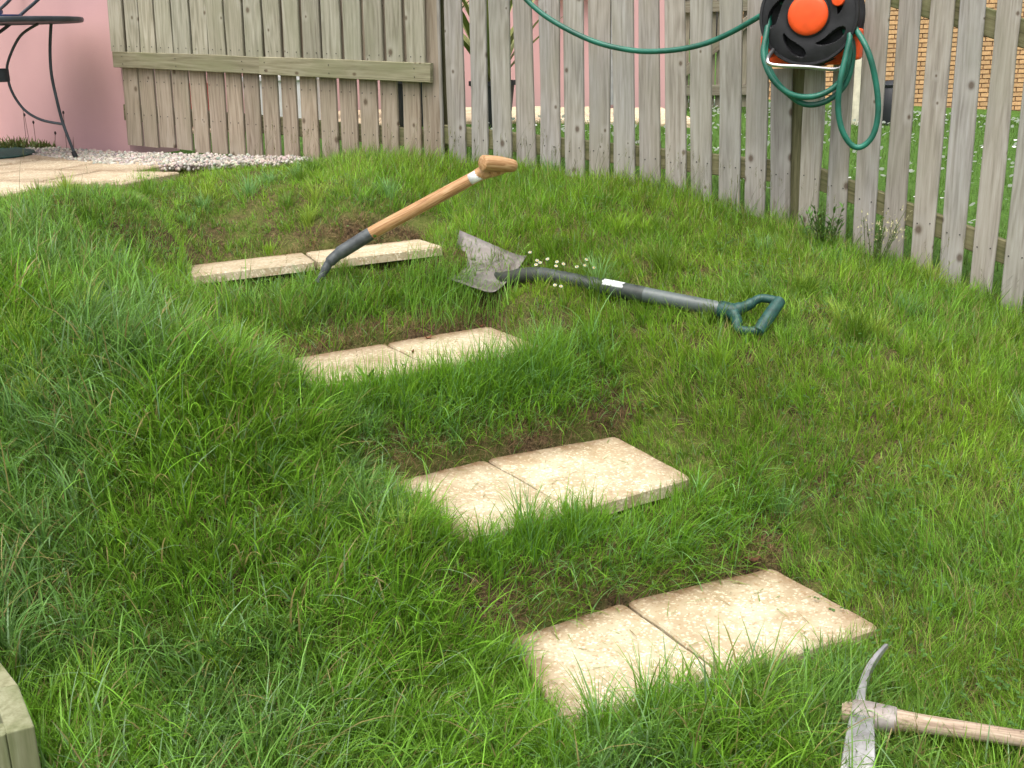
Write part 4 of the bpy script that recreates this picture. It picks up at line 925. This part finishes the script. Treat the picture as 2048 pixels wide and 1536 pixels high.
# tufts hanging over the banks
clump = value_noise(91, 16.0)
def edge_tuft(k, t0, t1, o0, o1, n, L0, L1, ln, green, down=0.):
    q = STEP_QUADS[k]; a, b = np.array(q[0][:2]), np.array(q[2][:2]); d = b - a; nv = np.array([d[1], -d[0]]) / np.hypot(*d)
    t = r.uniform(t0, t1, n); t = t0 + (t1 - t0) * np.clip((t - t0) / (t1 - t0) + .12 * np.sin(t * 40), 0, 1); p = a + d * t[:, None] + nv * r.uniform(o0, o1, n)[:, None]
    m = lawn_mask(p[:, 0], p[:, 1]); p = p[m]; n = len(p); az = np.where(r.random(n) < down, np.arctan2(nv[1], nv[0]) + r.normal(0, .7, n), r.uniform(0, 6.283, n))
    c = np.where((r.random(n) < .22)[:, None], GREEN_BLUE * 1.35, green) * r.uniform(.6, 1.4, (n, 1))
    parts.append(blades(np.c_[p, height(p[:, 0], p[:, 1]) - .006], r.uniform(L0, L1, n) * (.35 + 1.15 * clump(p[:, 0], p[:, 1])), r.uniform(.002, .0042, n), az, np.abs(r.normal(ln, .3, n)), r.normal(.75, .45, n), c, 6, r.normal(0, .6, n)))
edge_tuft(2, .52, 1.2, .0, .10, 1500, .09, .21, .25, GREEN_LUSH)
edge_tuft(2, .0, .5, .01, .08, 450, .06, .15, .2, GREEN_FINE)
edge_tuft(2, .3, 1.25, .05, .17, 900, .08, .20, .6, GREEN_LUSH, .7)
edge_tuft(1, .05, .5, .0, .08, 700, .08, .18, .15, GREEN_LUSH)
edge_tuft(1, .5, 1.0, .01, .06, 320, .04, .09, .2, GREEN_FINE)
edge_tuft(1, .25, 1.2, .05, .18, 950, .07, .17, .6, GREEN_LUSH, .65)
edge_tuft(0, -.1, .3, -.02, .10, 600, .08, .18, .2, GREEN_LUSH)
edge_tuft(0, .3, 1.0, .01, .07, 420, .05, .11, .2, GREEN_FINE)
edge_tuft(2, .0, 1.2, .08, .22, 1000, .07, .17, .7, GREEN_LUSH, .8)
edge_tuft(1, .0, 1.15, .10, .26, 1200, .07, .17, .7, GREEN_LUSH, .8)
edge_tuft(3, .1, 1.1, .06, .22, 900, .06, .16, .7, GREEN_LUSH, .7)
# loose blades lying on the slabs
for k in range(3):
    q = np.array(STEP_QUADS[k]); n = 34; u = r.uniform(.05, .95, n)[:, None]; w_ = (r.random(n) ** .6)[:, None] * .9 + .05
    p = (q[0] * (1 - u) + q[2] * u) * (1 - w_) + (q[5] * (1 - u) + q[3] * u) * w_; p[:, 2] += .003
    parts.append(blades(p, r.uniform(.02, .09, n), r.uniform(.0012, .0028, n), r.uniform(0, 6.283, n), r.uniform(1.35, 1.55, n), np.zeros(n), np.where((r.random(n) < .4)[:, None], DRY * .6, GREEN_LUSH * .7), 3))
# single big tussocks of other grasses
nt_ = 95; tx = r.uniform(-2.0, 2.0, 900); ty = 2.2 + 3.4 * r.random(900) ** 1.1; m = lawn_mask(tx, ty, .05) & (dist_to_step_back(tx, ty) < .2); tx = tx[m][:nt_]; ty = ty[m][:nt_]
tx = np.r_[tx, [-1.02, -.86, -1.35, -1.5, -1.2, -.95, .55, .3]]; ty = np.r_[ty, [4.85, 4.95, 3.55, 3.7, 3.3, 3.2, 4.65, 4.9]]; nt_ = len(tx)
pal = np.array([GREEN_YEL * 1.15, GREEN_FINE * .62, GREEN_BLUE * 1.3, GREEN_LUSH * .7, GREEN_YEL * .95 + DRY * .25]); pk = r.integers(0, 5, nt_); idx = np.repeat(np.arange(nt_), r.integers(55, 130, nt_)); n = len(idx)
ra = np.abs(r.normal(0, .028, n)); ph = r.uniform(0, 6.283, n); x = tx[idx] + ra * np.cos(ph); y = ty[idx] + ra * np.sin(ph); th_ = r.uniform(.08, .15, nt_)[idx] * (1 - .25 * sstep(4, 5, y)); m = lawn_mask(x, y); idx, ra, ph, x, y, th_ = (a[m] for a in (idx, ra, ph, x, y, th_)); n = len(x)
parts.append(blades(np.c_[x, y, height(x, y) - .006], th_ * r.uniform(.6, 1.3, n), r.uniform(.0018, .0040, n), ph + r.normal(0, .5, n), np.abs(r.normal(.12, .15, n)) + ra * 9, np.abs(r.normal(.75, .4, n)), pal[pk[idx]] * r.uniform(.65, 1.3, (n, 1)), 6, r.normal(0, .5, n)))
# blades leaning over the patio edge
pe = [(-3.2, 4.32), (-2.6, 4.32), (-2.05, 4.70), (-1.68, 5.20), (-1.78, 5.75)]; px_ = []
for (a, b) in zip(pe, pe[1:]):
    a = np.array(a); b = np.array(b); n = int(np.hypot(*(b - a)) * 950); px_.append(a + (b - a) * r.random(n)[:, None] + np.c_[r.normal(.02, .035, n), r.normal(-.02, .035, n)])
px_ = np.concatenate(px_); n = len(px_); zz = np.maximum(height(px_[:, 0], px_[:, 1]), .99)
parts.append(blades(np.c_[px_, zz - .01], r.uniform(.03, .085, n), r.uniform(.002, .0035, n), r.uniform(0, 6.283, n), np.abs(r.normal(.3, .3, n)), r.normal(.5, .4, n), GREEN_FINE * r.uniform(.6, 1.3, (n, 1)), 4, r.normal(0, .5, n)))
# grass round the foot of the spade
n = 190; x = r.normal(-.72, .05, n); y = r.normal(4.19, .03, n); m = lawn_mask(x, y, .004); x = x[m]; y = y[m]; n = len(x)
parts.append(blades(np.c_[x, y, height(x, y) - .005], r.uniform(.05, .115, n), r.uniform(.002, .0038, n), r.uniform(0, 6.283, n), np.abs(r.normal(.2, .25, n)), r.normal(.6, .4, n), GREEN_LUSH * r.uniform(.6, 1.3, (n, 1)), 5, r.normal(0, .5, n)))
# tall tuft in front of the shovel blade
n = 420; x = r.uniform(-.40, .02, n * 3); y = r.uniform(4.16, 4.48, n * 3); m = lawn_mask(x, y) & (y < 4.40 - .62 * (x + .22)); x = x[m][:n]; y = y[m][:n]; n = len(x)
parts.append(blades(np.c_[x, y, height(x, y) - .005], r.uniform(.08, .19, n), r.uniform(.002, .004, n), r.normal(.5, 1.0, n), np.abs(r.normal(.15, .2, n)), r.normal(.5, .4, n), (GREEN_FINE * .8 + GREEN_BLUE * .3) * r.uniform(.7, 1.3, (n, 1)), 5, r.normal(0, .5, n)))
V, T, C_ = join(parts)
print('grass tris', len(T))
tag(link('grass', trimesh('grass', V, T, C_), grass_mat), 'long uncut green grass of the sloping lawn', 'grass', kind='stuff')
# dry thatch on the banks and behind the slabs
n = 40000; x = r.uniform(-1.4, 1.2, n * 6); y = r.uniform(2.2, 4.95, n * 6); bk = dist_to_step_back(x, y); ok = lawn_mask(x, y, -.03) & (r.random(n * 6) < bk * 2.2 * (.45 + nz2(x, y))); x = x[ok][:n]; y = y[ok][:n]
x2 = r.uniform(-3, 3, 30000); y2 = 1.6 + 4.4 * r.random(30000) ** 1.3; ok = lawn_mask(x2, y2); x = np.r_[x, x2[ok][:9000]]; y = np.r_[y, y2[ok][:9000]]; n = len(x)
cc = np.array([.21, .125, .065]) * r.uniform(.45, 1.5, (n, 1)) + r.uniform(0, .05, (n, 1)) * np.array([1, .9, .5]); cc = np.where((r.random(n) < .22)[:, None], np.array([.12, .15, .035]), cc)
tag(link('dry_grass', trimesh('dry_grass', *blades(np.c_[x, y, height(x, y) - .004], r.uniform(.025, .075, n), r.uniform(.0011, .0021, n), r.uniform(0, 6.283, n), r.uniform(.3, 1.5, n), r.normal(.4, .6, n), cc, 3, r.normal(0, .6, n))), dry_mat), 'brown dead grass thatch on the banks between the steps', 'dry grass', kind='stuff')
# tall thin stems with seed heads by the fence
ss = []
for (A, d, n_v, s0, s1, cnt) in ((E0, dA, nA, .95, 2.1, 75), (E1, dB, nB, 0, 1.75, 130), (E2, dC, nC, 0, 1.3, 60)):
    s = r.uniform(s0, s1, cnt); o = np.abs(r.normal(.06, .07, cnt)); ss.append(np.c_[A[0] + d.x * s + n_v.x * o, A[1] + d.y * s + n_v.y * o])
ss = np.concatenate(ss); lx = r.uniform(-2.2, 2, 260); ly = r.uniform(2.1, 5.2, 260); ok = lawn_mask(lx, ly); ss = np.r_[ss, np.c_[lx[ok], ly[ok]]]; N = len(ss)
P = np.c_[ss, height(ss[:, 0], ss[:, 1])]; Ls = r.uniform(.10, .26, N); az = r.normal(.1, .7, N); ln_ = np.abs(r.normal(.3, .2, N)); cu = r.normal(.45, .25, N)
cS = np.array([.085, .12, .035]) * r.uniform(.6, 1.3, (N, 1)); stems = [blades(P, Ls, np.full(N, .0019), az, ln_, cu, cS, 6)]
tip = stems[0][0].reshape(N, 13, 3)[:, 12]
for k in range(7): stems.append(blades(tip - np.c_[np.zeros((N, 2)), np.full(N, .006 * k)], r.uniform(.008, .02, N), np.full(N, .0022), az + r.normal(0, .9, N), ln_ + cu * .9 + r.normal(0, .3, N), np.zeros(N), cS * np.array([1.5, 1.15, 1.2]), 2))
tag(link('seed_grass', trimesh('seed_grass', *join(stems)), grass_mat), 'thin seeding grass stems leaning along the foot of the fence', 'grass', kind='stuff')
# neighbour's grass and daisies
n = 40000; x = r.uniform(-1, 6.5, n * 3); y = 3.6 + 12 * r.random(n * 3) ** 2.0; beh = (y > 5.75 - .53 * (x + .31) + .06) & ~((x < 1.4) & (y > 8.3)) & ~((x < -.2)); x = x[beh][:n]; y = y[beh][:n]; n = len(x)
cc = np.array([.085, .175, .026]) * r.uniform(.65, 1.35, (n, 1))
tag(link('neighbour_grass', trimesh('neighbour_grass', *blades(np.c_[x, y, height(x, y, False) - .01], r.uniform(.03, .07, n), r.uniform(.003, .006, n), r.uniform(0, 6.283, n), np.abs(r.normal(.3, .2, n)), r.normal(.4, .3, n), cc, 2)), grass_mat), 'short green lawn beyond the fence', 'grass', kind='stuff')
n = 2600; x = r.uniform(-.2, 7.5, n * 2); y = 5.3 + 9 * r.random(n * 2) ** 1.3; beh = (y > 5.75 - .49 * (x + .31) + .3) & ~((x < 1.4) & (y > 8.3)); x = x[beh][:n]; y = y[beh][:n]; n = len(x)
ang = np.linspace(0, 6.283, 7)[:-1]; rad = r.uniform(.010, .016, n); ring = np.stack([np.cos(ang), np.sin(ang), np.zeros(6)], 1); tilt = r.normal(0, .3, (n, 1, 2))
Vd = ring[None] * rad[:, None, None]; Vd[:, :, 2] = (Vd[:, :, :2] * tilt).sum(-1) - Vd[:, :, 1] * .5; Vd = Vd + np.c_[x, y, height(x, y, False) + .055][:, None]
Td = np.array([(0, 1, 2), (0, 2, 3), (0, 3, 4), (0, 4, 5)])[None] + (np.arange(n) * 6)[:, None, None]
tag(link('daisy_heads', trimesh('daisy_heads', Vd.reshape(-1, 3), Td.reshape(-1, 3), np.full((n * 6, 3), .75)), petal_mat), 'white daisies scattered over the lawn beyond the fence', 'daisies', kind='stuff')

r = np.random.default_rng(77); cx_ = r.uniform(-1.8, 1.8, 1400); cy_ = 2.2 + 3 * r.random(1400) ** 1.2; m = lawn_mask(cx_, cy_, .02) & (nz5(cx_, cy_) > .5); cx_ = cx_[m][:120]; cy_ = cy_[m][:120]
idx = np.repeat(np.arange(len(cx_)), 16); n = len(idx); x = cx_[idx] + r.normal(0, .05, n); y = cy_[idx] + r.normal(0, .05, n); z = height(x, y) + r.uniform(.025, .065, n)
fan = np.array([(0, 0, 0), (.35, -.42, .05), (.8, -.40, .02), (1.0, 0, -.02), (.8, .40, .02), (.35, .42, .05)]); Vc = []
for l_ in range(3):
    a = r.uniform(-.2, .2, n) + l_ * 2.094 + np.repeat(r.uniform(0, 6.28, n // 16), 16); ca, sa = np.cos(a)[:, None], np.sin(a)[:, None]; sz = r.uniform(.007, .013, n)[:, None]
    Vc.append(np.stack([x[:, None] + sz * (fan[None, :, 0] * ca - fan[None, :, 1] * sa), y[:, None] + sz * (fan[None, :, 0] * sa + fan[None, :, 1] * ca), z[:, None] + sz * (fan[None, :, 2] + .25 * fan[None, :, 0] * np.cos(a * 3)[:, None])], -1))
Vc = np.stack(Vc, 1).reshape(-1, 6, 3); Tc = np.array([(0, 1, 2), (0, 2, 3), (0, 3, 4), (0, 4, 5)])[None] + (np.arange(len(Vc)) * 6)[:, None, None]
tag(link('clover', trimesh('clover', Vc.reshape(-1, 3), Tc.reshape(-1, 3), np.repeat(np.array([.085, .185, .045]) * r.uniform(.7, 1.3, (len(Vc), 1)), 6, 0)), grass_mat), 'small clover leaves scattered through the lawn', 'clover', kind='stuff')

# ------------------------------------------------------------------ small things on the lawn
def tmesh(name, mb, colr, parent, mat=petal_mat, smooth=False):
    me = mesh(name, mb.v, mb.f, smooth); a = me.attributes.new('tint', 'FLOAT_COLOR', 'POINT')
    cs = [(*((colr(i)) if callable(colr) else colr), 1) for i in range(len(mb.v))]
    a.data.foreach_set('color', [q for p in cs for q in p]); return link(name, me, mat, parent)
DAISY = [(1060, 505), (1074, 522), (1080, 526), (1072, 530), (1095, 519), (1114, 524), (1112, 533), (1127, 529), (1154, 534), (1170, 532), (1173, 520), (1188, 536), (1110, 571), (1122, 573)]
def lawn_hit(px, py, lift):
    """the lawn point seen at a place in the photograph"""
    d = np.array(right) * (px - 1024) / FPX - np.array(up) * (py - 768) / FPX + np.array(fwd); t = np.linspace(1.8, 7, 1600)
    X = d[0] * t; Y = d[1] * t; Z = 1.6 + d[2] * t; g = height(X, Y, False) + lift; i = np.argmax(Z < g); return float(X[i]), float(Y[i]), float(g[i] - lift)
DW = ['far left above the others', 'in the left pair, upper', 'in the left pair, lower right', 'in the left group, lowest', 'between the left group and the middle trio', 'at the top of the middle trio', 'at the bottom of the middle trio', 'at the right of the middle trio', 'left of the right-hand group', 'in the middle of the right-hand group', 'at the top of the right-hand group', 'at the far right of the cluster', 'below the shovel shaft, left one', 'below the shovel shaft, right one']
for (px, py), wd in zip(DAISY, DW):
    x, y, z = lawn_hit(px, py, .062); o = empty('daisy', (x, y, z)); tag(o, 'small white daisy behind the shovel, ' + wd if 'below' not in wd else 'small white daisy ' + wd, 'daisy', 'daisies by the shovel')
    top = Vector((x, y, z + .062)); MB().tube([(x, y, z - .005), top], .0009, 5).build('stem', paint_stem, o) if 'paint_stem' in globals() else None
    nd = Vector((random.uniform(-.2, .2), -.55, .8)).normalized(); Md = frameM(top, nd); pt = MB()
    for k in range(12):
        a = 2 * math.pi * k / 12; a1 = a - .2; a2 = a + .2
        pt.add([Md @ Vector((.002 * math.cos(a), .002 * math.sin(a), .001)), Md @ Vector((.0062 * math.cos(a1), .0062 * math.sin(a1), .0015)), Md @ Vector((.0076 * math.cos(a), .0076 * math.sin(a), .001)), Md @ Vector((.0062 * math.cos(a2), .0062 * math.sin(a2), .0015))], [(0, 1, 2, 3)])
    tmesh('petals', pt, (.62, .62, .58), o)
    MB().lathe([(.0034, 0), (.003, .0018), (0, .0026)], Md, 8).build('disc', paint_yellow, o) if 'paint_yellow' in globals() else None
def leafy(name, label, cat, px, py, spread, h, n, colr, leafL, leafW, seed, tips=None):
    x, y, z = lawn_hit(px, py, 0.02); o = empty(name, (x, y, z)); tag(o, label, cat); rr = random.Random(seed); st = MB(); lf = MB(); tp = MB()
    for i in range(n):
        a = rr.uniform(0, 6.28); d = Vector((math.cos(a), math.sin(a) * .5, 0)); b = Vector((x, y, z)) + d * rr.uniform(0, spread * .4); hh = h * rr.uniform(.5, 1.1); e = b + d * spread * rr.uniform(.1, .7) + Vector((0, 0, hh)); st.tube([b, b.lerp(e, .5) + Vector((0, 0, hh * .06)), e], .0014, 4)
        for k in range(9):
            p = b.lerp(e, .15 + .85 * k / 9); leaf_blade(lf, p, rr.uniform(0, 6.28), rr.uniform(.5, 1.4), leafL * rr.uniform(.6, 1.2), leafW, .5, 2)
        if tips:
            for k in range(9): leaf_blade(tp, e + Vector((rr.uniform(-.025, .025), rr.uniform(-.02, .02), rr.uniform(-.05, .02))), rr.uniform(0, 6.28), rr.uniform(0, 1.2), .011, .009, .3, 1)
    tag(tmesh('stems', st, (.10, .13, .04), o), kind='stuff'); tag(tmesh('leaves', lf, lambda i: tuple(c_ * (.8 + .4 * ((i // 6) % 5) / 4) for c_ in colr), o), kind='stuff')
    if tips: tag(tmesh('flowers', tp, tips, o), kind='stuff')
leafy('weed', 'bushy dark green weed at the fence foot below the hose reel', 'weed', 1645, 492, .11, .18, 18, (.085, .185, .035), .035, .009, 5)
leafy('flowering_weed', 'spindly weed with pale flower heads in front of the right fence panel', 'weed', 1745, 525, .16, .21, 15, (.10, .16, .05), .022, .005, 6, (.42, .40, .22))
x, y, z = lawn_hit(742, 768, .02); o = empty('dandelion_plant', (x, y, z)); tag(o, 'broad-leaved dandelion plant in front of the left slab of the third step', 'weed'); rr = random.Random(21); lf = MB()
for i in range(11): leaf_blade(lf, (x + rr.uniform(-.01, .01), y + rr.uniform(-.01, .01), z), rr.uniform(0, 6.28), rr.uniform(.15, .7), rr.uniform(.06, .10), .022, rr.uniform(.2, .8), 5)
tag(tmesh('leaves', lf, lambda i: (.11 + .02 * (i % 3), .235 + .03 * (i % 2), .055), o), kind='stuff')
# plant by the pink wall
wx, wy = -3.02, 7.15; o = empty('wall_plant', (wx, wy, 1.02)); tag(o, 'low green plant with dark seed heads at the foot of the pink wall', 'plant'); rr = random.Random(9); lf = MB(); st = MB(); hd_ = MB()
for i in range(420):
    a = rr.uniform(0, 6.28); q = rr.random() ** .5; leaf_blade(lf, (wx + .30 * q * math.cos(a), wy + .12 * q * math.sin(a) - .02, 1.02), rr.uniform(0, 6.28), rr.uniform(.1, 1.2), .10 * (1.1 - q * .7), .010, .5, 2)
for i in range(11):
    b = Vector((wx + rr.uniform(-.2, .42), wy + rr.uniform(-.12, .0), 1.03)); e = b + Vector((rr.uniform(-.03, .05), 0, rr.uniform(.08, .24))); st.tube([b, e], .0016, 4); hd_.lathe([(0, -.012), (.007, -.004), (.006, .006), (0, .012)], frameM(e, (0, 0, 1)), 6)
tag(tmesh('leaves', lf, lambda i: (.07 + .03 * (i % 3), .11 + .02 * (i % 4), .035), o), kind='stuff'); tag(tmesh('stems', st, (.09, .06, .04), o), kind='stuff'); tag(tmesh('seed_heads', hd_, (.05, .035, .035), o), kind='stuff')
# fallen leaves
def dead_leaf(px, py, lift, sz, label, rot):
    x, y, z = lawn_hit(px, py, lift); z += lift; lf = MB(); n = 8; v = []; f = []
    for i in range(n + 1):
        t = i / n; ww = sz * .32 * math.sin(math.pi * t) ** .8 + .0004; cx = (t - .5) * sz; zz = .006 + .010 * (t - .5) ** 2 * 4
        for s_ in (-1, 0, 1): v.append(Vector((x + cx * math.cos(rot) - s_ * ww * math.sin(rot), y + cx * math.sin(rot) + s_ * ww * math.cos(rot), z + zz + abs(s_) * .005)))
        if i:
            for k in (0, 1): f.append((3 * i - 3 + k, 3 * i - 2 + k, 3 * i + 1 + k, 3 * i + k))
    tag(lf.add(v, f).build('dead_leaf', leaf_brown), label, 'leaf')
dead_leaf(1505, 1127, .05, .05, 'curled brown dead leaf behind the lowest step', .2)
dead_leaf(857, 681, .035, .026, 'dark dead leaf on the right slab of the third step', .3)
dead_leaf(963, 658, .035, .018, 'tiny dark leaf near the back of the third step', .1)
dead_leaf(826, 710, .035, .014, 'dark speck of leaf beside the joint of the third step', 1.2)
